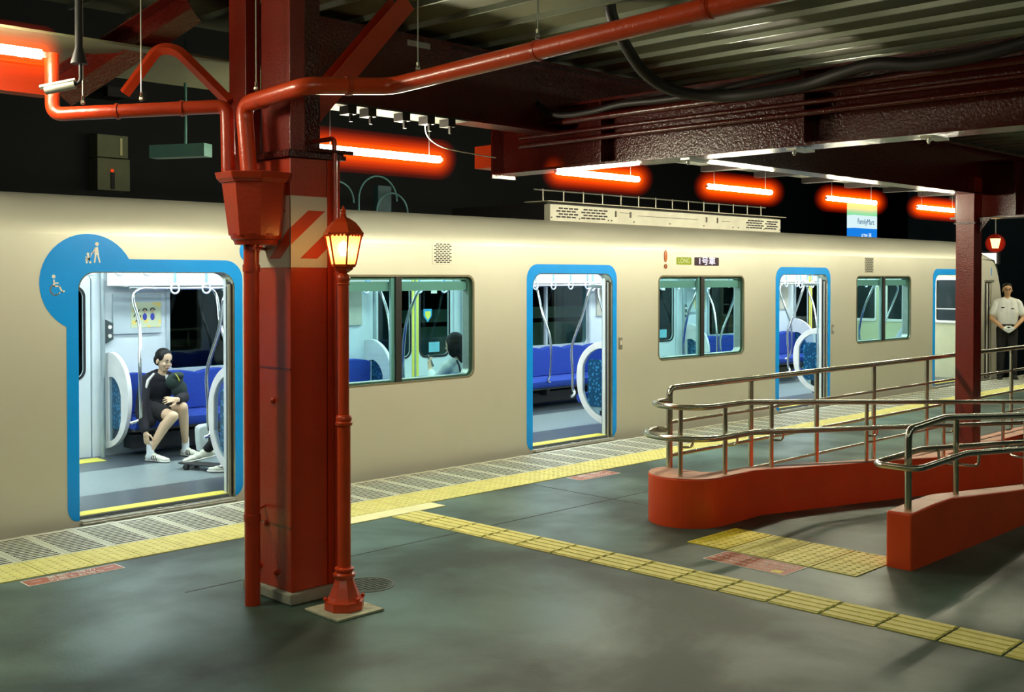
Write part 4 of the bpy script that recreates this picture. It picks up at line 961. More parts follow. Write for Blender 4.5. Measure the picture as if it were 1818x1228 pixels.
# round head
head = arc+[(7.0, -3.52), (7.15, -3.52), (7.15, -3.37), (7.0, -3.35), (6.93, -3.28), (6.92, -2.94)]
m = MB(); m.prism(head, -0.3, 0.36, 'z'); wallh = m.build('wall_head', REDC, rw, bevel=0.012)
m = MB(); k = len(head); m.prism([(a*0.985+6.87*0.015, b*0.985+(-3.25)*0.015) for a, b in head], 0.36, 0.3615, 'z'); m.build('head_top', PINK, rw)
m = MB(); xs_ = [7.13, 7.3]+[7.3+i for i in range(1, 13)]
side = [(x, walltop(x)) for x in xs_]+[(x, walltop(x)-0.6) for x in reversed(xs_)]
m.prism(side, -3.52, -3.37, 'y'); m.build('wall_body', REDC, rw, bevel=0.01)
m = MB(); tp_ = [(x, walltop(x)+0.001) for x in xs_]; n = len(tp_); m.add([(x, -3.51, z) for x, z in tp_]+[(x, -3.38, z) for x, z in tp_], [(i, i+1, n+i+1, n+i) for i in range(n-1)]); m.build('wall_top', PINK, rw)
cb = thing('ramp_curb', (15, -3.2, 0), 'low red curb between the far column and the ramp opening', 'curb')
m = MB(); m.box(9.0, 20.4, -3.365, -3.06, -0.6, 0.04); m.build('curb', REDC, cb, bevel=0.01); MB().box(9.01, 20.39, -3.35, -3.07, 0.04, 0.0415).build('curb_top', PINK, cb)

w2 = thing('ramp_wall', (6.65, -5.0, 0), 'red square-ended ramp wall nearest the camera', 'wall')
def wt2(x): return 0.36 if x < 7.25 else 0.36-0.09*(x-7.25)
xs2 = [6.635, 6.68, 7.0, 7.25]+[7.25+i for i in range(1, 13)]
m = MB(); side = [(x, (0.355 if x < 6.7 else (0.372 if x < 7.3 else wt2(x)+0.012))) for x in xs2]+[(x, min(-0.05, wt2(x)-0.7)) for x in reversed(xs2)]
m.prism(side, -5.075, -4.905, 'y'); m.build('wall_body', REDC, w2, bevel=0.012)
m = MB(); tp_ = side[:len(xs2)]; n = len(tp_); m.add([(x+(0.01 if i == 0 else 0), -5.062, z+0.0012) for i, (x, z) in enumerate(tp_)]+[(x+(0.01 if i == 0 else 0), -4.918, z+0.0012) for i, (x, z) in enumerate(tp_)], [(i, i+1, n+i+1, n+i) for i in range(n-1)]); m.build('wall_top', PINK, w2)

# fence (level rails)
fe = thing('guard_fence', (10, -3.0, 0), 'tall stainless guard fence with level rails behind the ramp wall', 'fence')
FY = -2.99; FX = [6.92, 8.05, 9.13, 10.22, 11.39, 12.52, 13.68, 14.8, 15.9, 17.0, 18.1, 19.2, 20.3]
for i, x in enumerate(FX[1:]): MB().tube([(x, FY, 0.0), (x, FY, 0.97)], 0.022, 14).build('post', STEEL, fe, smooth=True)
m = MB(); m.tube(fillet([(6.92, FY, 0.36), (6.92, FY, 0.975), (20.3, FY, 0.975)], 0.06, 6), 0.0245, 14); m.build('top_rail', STEEL, fe, smooth=True)
for z, r in ((0.71, 0.014), (0.455, 0.014), (0.22, 0.013)):
    m = MB(); m.tube([(6.92 if z > 0.4 else 7.45, FY, z), (20.3, FY, z)], r, 10); m.build('mid_rail', STEEL, fe, smooth=True)
# handrails of wall one
def slope_pts(y, z0, xa, s=-0.0787, xe=19.5): return [(7.25, y, z0), (xe, y, z0+s*(xe-7.25))]
h1 = thing('handrail', (9, -3.5, 0.36), 'two-level stainless handrail sloping down on the round-ended wall', 'handrail')
for nm, r, z, rad, yend in (('upper_rail', 0.25, 0.878, 0.0215, -2.97), ('lower_rail', 0.315, 0.655, 0.0225, -2.905)):
    arc = [(CXR+r*math.cos(t), CYR+r*math.sin(t), z) for t in [math.radians(270-i*(185/20)) for i in range(21)]]
    pth = list(reversed(slope_pts(CYR-r, z, 0)))+[(7.0, CYR-r, z)]+arc+[(6.92, FY, z)]
    m = MB(); m.tube(fillet(pth[:3], 0.05, 4)+[Vector(p) for p in pth[3:]], rad, 12); m.build(nm, STEEL, h1, smooth=True)
for x, y in ((6.655, -3.29), (6.98, -3.46), (7.60, -3.47), (9.15, -3.47), (10.72, -3.47), (12.2, -3.47), (13.7, -3.47), (15.2, -3.47)):
    zt = 0.878 if x < 7.25 else 0.878-0.0787*(x-7.25); zb = walltop(x)
    MB().tube([(x, y, zb), (x, y, zt)], 0.0175, 12).build('post', STEEL, h1, smooth=True)
    zl = zt-0.223
    m = MB(); m.tube(fillet([(x+0.0, y, zl-0.075), (x+0.05, y-0.07, zl-0.075), (x+0.05, y-0.075, zl-0.01)], 0.03), 0.0095, 8); m.build('bracket', STEEL, h1, smooth=True)
# handrail two
h2 = thing('handrail', (8, -5.0, 0.36), 'stainless handrail with looped lower rail on the square-ended wall', 'handrail')
m = MB(); m.tube(fillet([(6.74, -5.0, 0.36), (6.74, -5.0, 0.865), (7.28, -5.0, 0.895), (16, -5.0, 0.895-0.078*8.7)], 0.06, 6), 0.023, 14); m.build('upper_rail', STEEL, h2, smooth=True)
lz = 0.655
m = MB(); m.tube([Vector(p) for p in [(16, -5.14, lz-0.078*8.7), (7.28, -5.14, lz+0.015)]]+fillet([(7.2, -5.14, lz+0.013), (6.58, -5.14, lz-0.005), (6.58, -4.84, lz-0.005), (7.25, -4.84, lz+0.01)], 0.09, 8)+[Vector((7.4, -4.84, lz)), Vector((16, -4.84, lz-0.078*8.6))], 0.020, 14); m.build('lower_rail', STEEL, h2, smooth=True)
for x in (7.45, 8.7, 9.95, 11.2, 12.5):
    zt = 0.895-0.078*(x-7.28); MB().tube([(x, -5.0, wt2(x)), (x, -5.0, zt)], 0.0225 if x < 7 else 0.019, 12).build('post', STEEL, h2, smooth=True)
    zl = lz-0.078*(x-7.28)
    for s in (-1, 1):
        m = MB(); m.tube(fillet([(x, -5.0, zl-0.08), (x+0.04, -5.0+s*0.135, zl-0.08), (x+0.04, -5.0+s*0.14, zl-0.005)], 0.03), 0.010, 8); m.build('bracket', STEEL, h2, smooth=True)

# far column
rc = thing('platform_column', (11.98, -3.18, 0), 'slim red steel column rising through the ramp railings at the right', 'column')
m = MB(); m.box(11.88, 12.08, -3.28, -3.08, 0.04, 2.9)
m.build('steel_section', RED2, rc, bevel=0.006)
MB().box(11.865, 12.095, -3.295, -3.065, 2.40, 2.42).build('splice_plate', REDD, rc)
# far hanging lantern and the pale box behind
t = thing('hanging_lantern', (17.7, -1.2, 2.36), 'small glowing amber lantern hanging beyond the far column', 'lamp')
m = MB(); m.lathe([(0.045, -0.075), (0.075, 0.065), (0.075, 0.075)], (17.7, -1.2, 2.36), 6); m.build('lit_cage', emis('far_lantern', (1.0, 0.62, 0.12), 6), t)
m = MB(); m.lathe([(0.10, 0.075), (0.05, 0.13), (0.01, 0.16)], (17.7, -1.2, 2.36), 6); m.build('cap', REDD, t)
m = MB(); m.tube([(17.7, -1.2, 2.5), (17.7, -1.2, 3.63)], 0.012, 8); m.build('rod', BLACK, t)
m = MB(); m.sphere((17.7, -1.2, 2.36), 0.15, 20, 14); m.build('glow', glowvol('red_glow_far', (1.0, 0.03, 0.004), 1.4), t, smooth=True)  # added emissive ball imitating halation round the lantern
t = thing('signal_box', (22.1, 0.66, -1.1), 'small white lit box above the train nose', 'lamp')
m = MB(); m.box(22.0, 22.05, 0.50, 0.82, 2.10, 2.30); m.build('lit_face', emis('white_box_light', (1.0, 0.93, 0.75), 3), t)
m = MB(); m.box(22.05, 22.15, 0.46, 0.86, 2.08, 2.33); m.tube([(22.1, 0.66, 2.1), (22.1, 0.66, -1.1)], 0.03, 8); m.build('housing', BLACK, t)

# ------------------------------------------------------------------ shop sign and background
t = thing('shop_sign', (38.9, 12, 3.2), 'lit green, white and blue shop sign above the train roof', 'sign')
m = MB(); m.box(38.06, 39.82, 12.0, 12.3, 3.23, 3.66); m.build('blue_panel', emis('sign_blue', (0.01, 0.22, 0.80), 1.0), t)
m = MB(); m.box(38.06, 39.82, 12.0, 12.3, 3.66, 4.14); m.build('white_panel', emis('sign_white', (0.72, 0.92, 0.95), 1.0), t)
m = MB(); m.box(38.06, 39.82, 12.0, 12.3, 4.36, 4.62); m.build('yellow_green_panel', emis('sign_yellow', (0.62, 0.85, 0.30), 1.0), t)
m = MB(); m.box(38.06, 39.82, 12.0, 12.3, 4.14, 4.36); m.build('green_panel', emis('sign_green', (0.25, 0.78, 0.38), 1.0), t)
text('lettering', 'FamilyMart', 0.29, (38.90, 11.98, 3.9), (PI/2, 0, 0), emis('sign_text', (0.02, 0.18, 0.45), 0.6), t, 0.002)
text('lettering', 'ATM 酒', 0.24, (38.94, 11.98, 3.36), (PI/2, 0, 0), emis('sign_text_white', (0.7, 0.85, 1), 1.2), t, 0.002)
MB().box(38.85, 39.05, 12.05, 12.25, -1.1, 3.23).build('pole', BLACK, t)
MB().box(-10, 28, 9.0, 9.3, -1.1, 6.5).build('wall_back', NIGHTB, kind='structure')
MB().box(26, 70, 16.0, 16.3, -1.1, 9).build('wall_back_far', NIGHTB, kind='structure')
MB().box(34, 34.3, -12, 8, -1.1, 7).build('wall_right', NIGHTT, kind='structure')
MB().box(33.9, 34.0, -1.7, -1.3, -1.1, 7).build('trim_1', mat('cold_blue_post', (0.03, 0.12, 0.18), 0.5), kind='structure')
t = thing('yard_lamp', (32.5, -2.5, 5.5), 'cold yard lamp on the building beyond the train nose', 'lamp')  # unseen lamp added to throw blue light on the far wall
MB().box(32.2, 32.5, -3.5, -1.0, 5.4, 5.45).build('tube', emis('yard_cold', (0.15, 0.5, 1.0), 2.2), t); MB().box(32.2, 34.0, -2.3, -2.2, 5.45, 5.55).build('arm', BLACK, t)
# opposite fence bands seen through the train
t = thing('trackside_wall', (14, 5.5, 0), 'pale green trackside wall with railing seen through the train windows', 'wall')
MB().box(2, 22, 5.5, 5.6, -1.1, 0.42).build('lower_band', PALEG, t); MB().box(11, 17.2, 5.5, 5.6, 0.55, 1.02).build('middle_band', PALEG, t); MB().box(11, 17.2, 5.5, 5.6, 1.10, 1.30).build('upper_band', PALEG, t)
m = MB()
for i in range(50): m.tube([(11+i*0.12, 5.48, 0.40), (11+i*0.12, 5.48, 0.56)], 0.012, 5)
m.build('railing', BLACK, t, kind='stuff')
t = thing('trackside_lamp', (13, 4.6, 3.4), 'lamp over the far track, hidden behind the train', 'lamp')  # no known source, added to light the wall behind the train
MB().box(12.0, 14.0, 4.0, 4.12, 2.20, 2.24).build('tube', emis('far_track_light', (0.75, 1.0, 0.85), 14), t)
MB().box(11.9, 14.1, 3.95, 4.17, 2.24, 2.30).build('housing', BLACK, t); MB().tube([(13, 4.06, 2.27), (13, 5.35, 2.27), (13, 5.35, -1.1)], 0.03, 8).build('arm', BLACK, t)
t = thing('utility_cabinet', (7.95, 8.9, 3.1), 'dim green-grey cabinet on the back wall left of the column', 'cabinet')
MB().box(7.72, 8.22, 8.7, 9.0, 3.72, 4.07).build('upper_door', mat('cabinet_green', (0.22, 0.24, 0.13), 0.6), t)
MB().box(7.72, 8.25, 8.7, 9.0, 3.20, 3.70).build('lower_door', mat('cabinet_green', (0.22, 0.24, 0.13), 0.6), t)
MB().box(8.08, 8.12, 8.68, 8.7, 3.76, 4.03).build('handle', YELP, t); MB().box(7.93, 7.99, 8.68, 8.7, 3.22, 3.48).build('slot', BLACK, t); MB().box(7.93, 7.97, 8.67, 8.69, 3.49, 3.53).build('pilot_light', emis('pilot', (0.8, 0.05, 0.01), 1.0), t)
t = thing('cabinet_lamp', (7.8, 8.0, 4.9), 'small lamp over the cabinet on the back wall', 'lamp')  # lamp added to light the cabinet, shaded to stay out of sight
MB().box(7.6, 8.1, 7.98, 8.06, 4.62, 4.66).build('tube', emis('cab_lamp', (0.8, 1.0, 0.6), 3.0), t); MB().box(7.55, 8.15, 7.95, 9.0, 4.66, 4.70).build('arm', BLACK, t); MB().box(7.55, 8.15, 7.93, 7.95, 4.55, 4.70).build('shade', BLACK, t); MB().box(7.53, 7.55, 7.93, 8.1, 4.55, 4.70).build('shade', BLACK, t)
t = thing('cable_hoops', (10, 5, 2.6), 'thin teal cable hoops above the train roof behind the lantern', 'cable')
for cx_, r_c, dz in ((9.60, 0.30, 0.0), (10.35, 0.36, 0.06), (10.62, 0.30, -0.12)):
    m = MB(); m.tube([(cx_+r_c*math.cos(a), 5.0, 2.92+dz+r_c*1.0*math.sin(a)) for a in [PI*k/16 for k in range(17)]]+[(cx_-r_c, 5.0, 2.2)], 0.014, 6); m.build('hoop', mat('teal_cable', (0.15, 0.40, 0.42), 0.4), t, smooth=True)
MB().box(9.2, 11.0, 5.0, 5.06, 2.1, 2.2).build('post', BLACK, t); MB().box(10.35, 10.6, 5.0, 5.10, -1.1, 3.2).build('post', mat('teal_post', (0.05, 0.13, 0.15), 0.5), t)

# ------------------------------------------------------------------ people
def capsule(m, a, b, ra, rb, seg=14, flat=None):
    a = Vector(a); b = Vector(b); t = (b-a); L_ = max(t.length, 1e-4); t.normalize()
    pts = []; rs = []
    for i in range(5):
        g = PI/2*(i+0.3)/5; pts.append(a-t*ra*math.cos(g)); rs.append(ra*math.sin(g))
    for i in range(5):
        f = i/4; pts.append(a.lerp(b, f)); rs.append(ra+(rb-ra)*f)
    for i in range(5):
        g = PI/2*(1-(i+0.7)/5); pts.append(b+t*rb*math.cos(g)); rs.append(rb*math.sin(g))
    m.tube(pts, rs, seg); return m
def limb(m, pts, rs, seg=14):
    for (p, q), (r1, r2) in zip(zip(pts, pts[1:]), zip(rs, rs[1:])): capsule(m, p, q, r1, r2, seg)
def ell(m, c, r, M=None, seg=18, rings=12): return m.sphere(c, r, seg, rings, 0, M)
def fused(m, name, mt, parent, vox, smooth_it=6):
    me = m.mesh('tmp', mt); o = bpy.data.objects.new('tmp', me); COL.objects.link(o)
    r = o.modifiers.new('r', 'REMESH'); r.mode = 'VOXEL'; r.voxel_size = vox; r.use_smooth_shade = True
    s = o.modifiers.new('s', 'SMOOTH'); s.factor = 0.5; s.iterations = smooth_it
    dg = bpy.context.evaluated_depsgraph_get(); me2 = bpy.data.meshes.new_from_object(o.evaluated_get(dg)); me2.name = name
    me2.polygons.foreach_set('use_smooth', [True]*len(me2.polygons))
    if not me2.materials: me2.materials.append(mt)
    bpy.data.objects.remove(o); 
    return link(name, me2, parent)
def basis(fwd, up):
    f = Vector(fwd).normalized(); u = Vector(up); r = f.cross(u).normalized(); u = r.cross(f).normalized()
    return Matrix((( r.x, f.x, u.x), (r.y, f.y, u.y), (r.z, f.z, u.z)))   # local x=right, y=forward, z=up
def head(m, c, M, s=1.0):
    c = Vector(c); L_ = lambda x, y, z: c+M @ (Vector((x, y, z))*s)
    def E(x, y, z, rx, ry, rz): ell(m, L_(x, y, z), (rx*s, ry*s, rz*s), M)
    E(0, -0.005, 0.035, 0.074, 0.090, 0.080); E(0, 0.022, -0.025, 0.058, 0.066, 0.078); E(0, 0.050, -0.082, 0.030, 0.030, 0.024)
    E(0, 0.03, -0.065, 0.046, 0.045, 0.035)
    E(0, 0.090, -0.020, 0.011, 0.017, 0.016); E(0, 0.083, 0.005, 0.008, 0.010, 0.028)
    for q in (-1, 1):
        E(q*0.076, -0.008, -0.012, 0.008, 0.018, 0.030); E(q*0.038, 0.062, -0.028, 0.022, 0.020, 0.022)
    E(0, 0.082, -0.056, 0.020, 0.010, 0.010)
def face_bits(c, M, parent, s=1.0, glasses=False):
    c = Vector(c); L_ = lambda x, y, z: c+M @ (Vector((x, y, z))*s)
    m = MB()
    for q in (-1, 1): ell(m, L_(q*0.030, 0.084, 0.004), (0.014*s, 0.007*s, 0.0052*s), M, 10, 6)
    m.build('eyes', mat('eye_dark', (0.03, 0.02, 0.018), 0.3), parent, smooth=True)
    m = MB()
    for q in (-1, 1): ell(m, L_(q*0.031, 0.085, 0.028), (0.018*s, 0.007*s, 0.0042*s), M, 10, 6)
    m.build('eyebrows', HAIR, parent, smooth=True)
    m = MB(); ell(m, L_(0, 0.091, -0.055), (0.019*s, 0.009*s, 0.0075*s), M, 12, 6); m.build('lips', LIP, parent, smooth=True)
    if glasses:
        m = MB()
        for q in (-1, 1):
            m.tube([L_(q*0.034+0.026*math.cos(t), 0.094, 0.002+0.019*math.sin(t)) for t in [2*PI*k/16 for k in range(16)]], 0.0022*s, 6, closed=True)
            m.tube([L_(q*0.06, 0.092, 0.008), L_(q*0.08, 0.0, 0.008)], 0.0022*s, 6)
        m.tube([L_(-0.008, 0.096, 0.004), L_(0.008, 0.096, 0.004)], 0.0022*s, 6)
        m.build('glasses', BLACK, parent)
def hand(m, wrist, d, palm_n, s=1.0, curl=0.35, spread=0.10, thumb=1):
    """wrist point, finger direction d, palm normal (the way the palm faces)"""
    d = Vector(d).normalized(); n = Vector(palm_n); n = (n-d*n.dot(d)).normalized(); r = d.cross(n)*thumb
    w = Vector(wrist)
    capsule(m, w-d*0.01*s, w+d*0.03*s, 0.023*s, 0.026*s)
    for q in (-1, 0, 1):
        capsule(m, w+d*0.02*s+r*0.018*q*s, w+d*0.082*s+r*0.026*q*s, 0.015*s, 0.0125*s, 10)
    for i, ln in enumerate((0.074, 0.082, 0.076, 0.058)):
        off = (1.5-i)/1.5; b = w+d*0.084*s+r*0.031*off*s; dd = (d+r*off*spread).normalized(); p = [b]; c_ = 0.0
        for seg_, fr in enumerate((0.42, 0.32, 0.26)):
            c_ += curl*(0.7+0.4*seg_); v_ = (dd*math.cos(c_)+n*math.sin(c_)).normalized(); p.append(p[-1]+v_*ln*fr*s)
        limb(m, p, [0.0092*s, 0.0085*s, 0.0078*s, 0.0068*s], 8)
    b = w+d*0.025*s+r*0.028*s; p = [b, b+(d*0.5+r*0.75+n*0.25).normalized()*0.035*s]; p.append(p[-1]+(d*0.85+r*0.35+n*0.3).normalized()*0.030*s); p.append(p[-1]+(d*0.95+n*0.35).normalized()*0.024*s)
    limb(m, p, [0.013*s, 0.011*s, 0.0098*s, 0.0080*s], 8)
def shoe(m_up, m_sole, heel, toe, s=1.0):
    h = Vector(heel); t = Vector(toe); d = (t-h); L_ = d.length; d.normalize(); u = Vector((0, 0, 1)); u = (u-d*u.dot(d)).normalized(); r = d.cross(u)
    M = Matrix(((r.x, d.x, u.x), (r.y, d.y, u.y), (r.z, d.z, u.z)))
    for f, w, hh in ((0.05, 0.034, 0.038), (0.25, 0.036, 0.044), (0.5, 0.040, 0.034), (0.75, 0.043, 0.026), (0.93, 0.036, 0.020)):
        ell(m_up, h+d*L_*f+u*(0.012+hh*0.75)*s, (w*s, 0.05*s, hh*s), M)
    capsule(m_up, h+d*L_*0.12+u*0.05*s, h+d*L_*0.12+u*0.085*s, 0.036*s, 0.034*s)
    for f, w in ((0.05, 0.038), (0.3, 0.038), (0.55, 0.043), (0.8, 0.047), (0.95, 0.038)):
        ell(m_sole, h+d*L_*f+u*0.012*s, (w*s, 0.055*s, 0.014*s), M)

# --- seated person at the open door
g1 = thing('person', (5.39, 2.3, 0.45), 'seated person in a dark jacket with hair tied back, white socks and striped trainers', 'person')
HC = Vector((5.450, 2.25, 0.985)); HM = basis((0.22, -0.96, -0.22), (0.10, 0.0, 1))
kA = Vector((5.50, 1.96, 0.535)); aA = Vector((5.60, 2.09, 0.14)); kB = Vector((5.355, 1.88, 0.462)); aB = Vector((5.19, 2.03, 0.13))
hipA = Vector((5.48, 2.33, 0.50)); hipB = Vector((5.32, 2.32, 0.50))
m = MB(); head(m, HC, HM, 0.96)
limb(m, [(5.445, 2.285, 0.83), (5.448, 2.262, 0.92)], [0.044, 0.040])
limb(m, [hipA, kA, aA.lerp(kA, 0.75)+Vector((0.012, 0.02, 0)), aA], [0.078, 0.052, 0.051, 0.030]); limb(m, [hipB, kB, kB.lerp(aB, 0.28)+Vector((-0.01, 0.025, 0)), aB], [0.078, 0.052, 0.053, 0.031])
capsule(m, aA, (5.60, 2.08, 0.07), 0.030, 0.032); capsule(m, aB, (5.19, 2.03, 0.07), 0.030, 0.032)
capsule(m, (5.40, 2.35, 0.52), (5.43, 2.335, 0.80), 0.06, 0.05); limb(m, [(5.60, 2.24, 0.76), (5.43, 2.32, 0.80), (5.27, 2.31, 0.78)], [0.03, 0.045, 0.03]); limb(m, [hipA, (5.40, 2.35, 0.52), hipB], [0.06, 0.06, 0.06])
eL = Vector((5.165, 2.17, 0.50)); wL = Vector((5.142, 2.03, 0.315)); eR = Vector((5.585, 2.10, 0.615)); wR = Vector((5.425, 1.93, 0.615))
limb(m, [(5.27, 2.31, 0.78), eL, wL], [0.045, 0.037, 0.026]); limb(m, [(5.60, 2.24, 0.76), eR, wR], [0.045, 0.038, 0.026])
hand(m, wL, (0.05, -0.10, -1), (0.9, 0.3, 0), 0.92, 0.25, 0.1, 1)
hand(m, wR, (-0.93, -0.02, 0.12), (0.05, 0.75, -0.6), 0.92, 0.30, 0.16, 1)
fused(m, 'body', SKIN, g1, 0.0052, 4)
face_bits(HC, HM, g1, 0.96)
m = MB(); L1 = lambda x, y, z: HC+HM @ (Vector((x, y, z))*0.96)
ell(m, L1(0, -0.022, 0.050), (0.080, 0.088, 0.080), HM); ell(m, L1(0, -0.060, 0.0), (0.068, 0.055, 0.068), HM); ell(m, L1(0, -0.115, -0.01), (0.028, 0.028, 0.028), HM)
for q in (-1, 1): ell(m, L1(q*0.060, 0.0, 0.045), (0.020, 0.050, 0.045), HM)
fused(m, 'hair', HAIR, g1, 0.006, 3)
m = MB()
ell(m, (5.42, 2.33, 0.70), (0.165, 0.115, 0.17), None); ell(m, (5.40, 2.35, 0.54), (0.165, 0.13, 0.12), None); ell(m, (5.43, 2.31, 0.80), (0.14, 0.085, 0.07), None)
limb(m, [(5.28, 2.31, 0.785), eL, wL.lerp(eL, 0.12)], [0.066, 0.060, 0.046]); limb(m, [(5.59, 2.25, 0.765), eR, wR.lerp(eR, 0.2)], [0.066, 0.060, 0.046])
limb(m, [(5.33, 2.33, 0.835), (5.43, 2.35, 0.865), (5.54, 2.30, 0.835)], [0.035, 0.035, 0.035])
capsule(m, (5.25, 2.25, 0.55), (5.24, 2.13, 0.40), 0.075, 0.06)
fused(m, 'jacket', NAVY, g1, 0.008, 4)
m = MB(); limb(m, [hipA+Vector((0, 0, 0.0)), hipA.lerp(kA, 0.55)], [0.095, 0.080]); limb(m, [hipB, hipB.lerp(kB, 0.60)], [0.098, 0.082]); ell(m, (5.40, 2.36, 0.50), (0.17, 0.13, 0.08))
fused(m, 'shorts', BLKC, g1, 0.008, 4)
m = MB(); m.tube([(5.325, 2.205, 0.87), (5.27, 2.225, 0.80), (5.235, 2.22, 0.70)], [0.010, 0.016, 0.010], 8); m.build('sleeve_stripe', WHITE, g1, smooth=True)
m = MB(); m.add([(5.44, 2.205, 0.845), (5.475, 2.20, 0.85), (5.455, 2.205, 0.775)], [(0, 1, 2)]); m.build('collar', WHITE, g1)
for k, (an, tt) in enumerate(((aA, (5.66, 1.93, 0.022)), (aB, (5.27, 1.86, 0.022)))):
    hl = Vector((an.x, an.y+0.035, 0.022)); 
    m = MB(); limb(m, [an+Vector((0, 0, 0.055)), an+Vector((0, 0, -0.02)), (an.x, an.y, 0.07)], [0.038, 0.037, 0.040]); fused(m, 'sock', SOCK, g1, 0.006, 3)
    mu_, ms_ = MB(), MB(); shoe(mu_, ms_, hl, tt); sh = fused(mu_, 'shoe', SHOE, g1, 0.006, 3); fused(ms_, 'sole', WHITE, sh, 0.006, 2)
    d_ = (Vector(tt)-hl); L_ = d_.length; d_.normalize(); sd_ = d_.cross(Vector((0, 0, 1)))
    m = MB()
    for q in (0.38, 0.50, 0.62):
        p = hl+d_*L_*q
        for sg in (-1, 1):
            m.tube([p+sd_*sg*0.044+Vector((0, 0, 0.020)), p-d_*0.03+sd_*sg*0.030+Vector((0, 0, 0.062))], 0.005, 6)
    m.build('stripes', BLACK, sh)
bg = MB(); ell(bg, (5.50, 2.12, 0.78), (0.095, 0.055, 0.085)); ell(bg, (5.55, 2.12, 0.70), (0.085, 0.055, 0.09)); ell(bg, (5.52, 2.10, 0.84), (0.07, 0.05, 0.04))
bo = fused(bg, 'bag', GREENC, None, 0.007, 3)
bt_ = thing('hand_bag', (5.52, 2.1, 0.65), 'dark green cloth bag clutched to the chest of the seated person', 'bag'); bo.parent = bt_; bo.matrix_parent_inverse = Matrix.Translation(-bt_.location)
m = MB(); m.tube([(5.475, 2.055, 0.865), (5.50, 2.055, 0.83), (5.52, 2.055, 0.79)], 0.005, 6); m.build('zip_pull', YELF, bt_)

# --- second seated passenger: only legs, shoes, skateboard in view
g2 = thing('person', (5.45, 0.75, 0.45), 'person hidden behind the right partition, black trousers and white trainers showing', 'person')
m = MB(); limb(m, [(5.75, 0.40, 0.52), (5.55, 0.95, 0.56), (5.455, 1.42, 0.17)], [0.09, 0.068, 0.045]); limb(m, [(5.62, 0.40, 0.52), (5.42, 0.90, 0.54), (5.41, 0.93, 0.12)], [0.09, 0.068, 0.045])
ell(m, (5.68, 0.38, 0.75), (0.17, 0.11, 0.28)); ell(m, (5.68, 0.38, 0.50), (0.18, 0.14, 0.10)); limb(m, [(5.68, 0.38, 1.0), (5.68, 0.40, 1.08)], [0.06, 0.05])
limb(m, [(5.50, 0.38, 0.95), (5.44, 0.45, 0.70), (5.50, 0.68, 0.62)], [0.055, 0.045, 0.035]); limb(m, [(5.86, 0.38, 0.95), (5.90, 0.45, 0.70), (5.78, 0.68, 0.62)], [0.055, 0.045, 0.035])
fused(m, 'clothing', BLKC, g2, 0.010, 4)
m = MB(); HM2 = basis((0, 1, -0.3), (0, 0, 1)); head(m, (5.68, 0.42, 1.17), HM2, 0.95); limb(m, [(5.68, 0.39, 1.03), (5.68, 0.41, 1.12)], [0.045, 0.042]); hand(m, (5.50, 0.68, 0.62), (0.5, 0.8, -0.1), (0, 0, -1), 0.95, 0.5, 0.05, 1); hand(m, (5.78, 0.68, 0.62), (-0.5, 0.8, -0.1), (0, 0, -1), 0.95, 0.5, 0.05, -1)
fused(m, 'body', SKIN, g2, 0.006, 4)
m = MB(); ell(m, (5.68, 0.40, 1.215), (0.085, 0.095, 0.085)); m.build('hair', HAIR, g2, smooth=True)
mu_, ms_ = MB(), MB(); shoe(mu_, ms_, (5.49, 1.40, 0.095), (5.27, 1.46, 0.062), 1.1); s1 = fused(mu_, 'shoe', SHOE, g2, 0.006, 3); fused(ms_, 'sole', WHITE, s1, 0.006, 2)
mu_, ms_ = MB(), MB(); shoe(mu_, ms_, (5.46, 0.90, 0.024), (5.30, 1.06, 0.024), 1.0); s1 = fused(mu_, 'shoe', SHOE, g2, 0.006, 3); fused(ms_, 'sole', WHITE, s1, 0.006, 2)
m = MB(); m.prism([(5.39, 0.36), (5.395, 0.395), (5.43, 0.41), (5.53, 0.415), (5.50, 0.30), (5.48, 0.16), (5.41, 0.15), (5.395, 0.25)], 1.44, 1.54, 'y')
b_o = m.build('white_bag', mat('grey_white_bag', (0.48, 0.56, 0.55), 0.7, 0, 0.1, 30, 0.3, 60), bevel=0.02); tag(b_o, 'small pale bag standing behind the trainer on the train floor', 'bag')
sk = thing('skateboard', (5.4, 1.2, 0.02), 'skateboard on the train floor under the white trainer', 'skateboard')
dk = [(5.27+0.20*f, 1.40-0.55*f) for f in (0, 1)]
m = MB(); Mk = Matrix.Translation((5.36, 1.15, 0.068)) @ Matrix.Rotation(math.radians(-68), 4, 'Z')
pp = [(0.38*math.cos(t) if abs(math.cos(t)) < 2 else 0, 0.09*math.sin(t)) for t in [2*PI*k/24 for k in range(24)]]
pp = [(max(-0.36, min(0.36, x_*1.2)), y_) for x_, y_ in pp]
kk = len(pp); m.add([tuple(Mk @ Vector((x_, y_, 0))) for x_, y_ in pp]+[tuple(Mk @ Vector((x_, y_, 0.010))) for x_, y_ in pp], [tuple(range(kk)), tuple(range(2*kk-1, kk-1, -1))]+[(i, (i+1) % kk, (i+1) % kk+kk, i+kk) for i in range(kk)]); m.build('deck', BLACK, sk)
for xw in (-0.24, 0.24):
    m = MB(); m.tube([Mk @ Vector((xw, -0.07, -0.022)), Mk @ Vector((xw, 0.07, -0.022))], 0.008, 8); m.box(xw-0.02, xw+0.02, -0.02, 0.02, -0.02, 0.0, 0, Mk); m.build('truck', STEELD, sk)
    for yw in (-0.075, 0.075): m = MB(); m.tube([Mk @ Vector((xw, yw-0.018, -0.022)), Mk @ Vector((xw, yw+0.018, -0.022))], 0.026, 14); m.build('wheel', BLACK, sk, smooth=True)

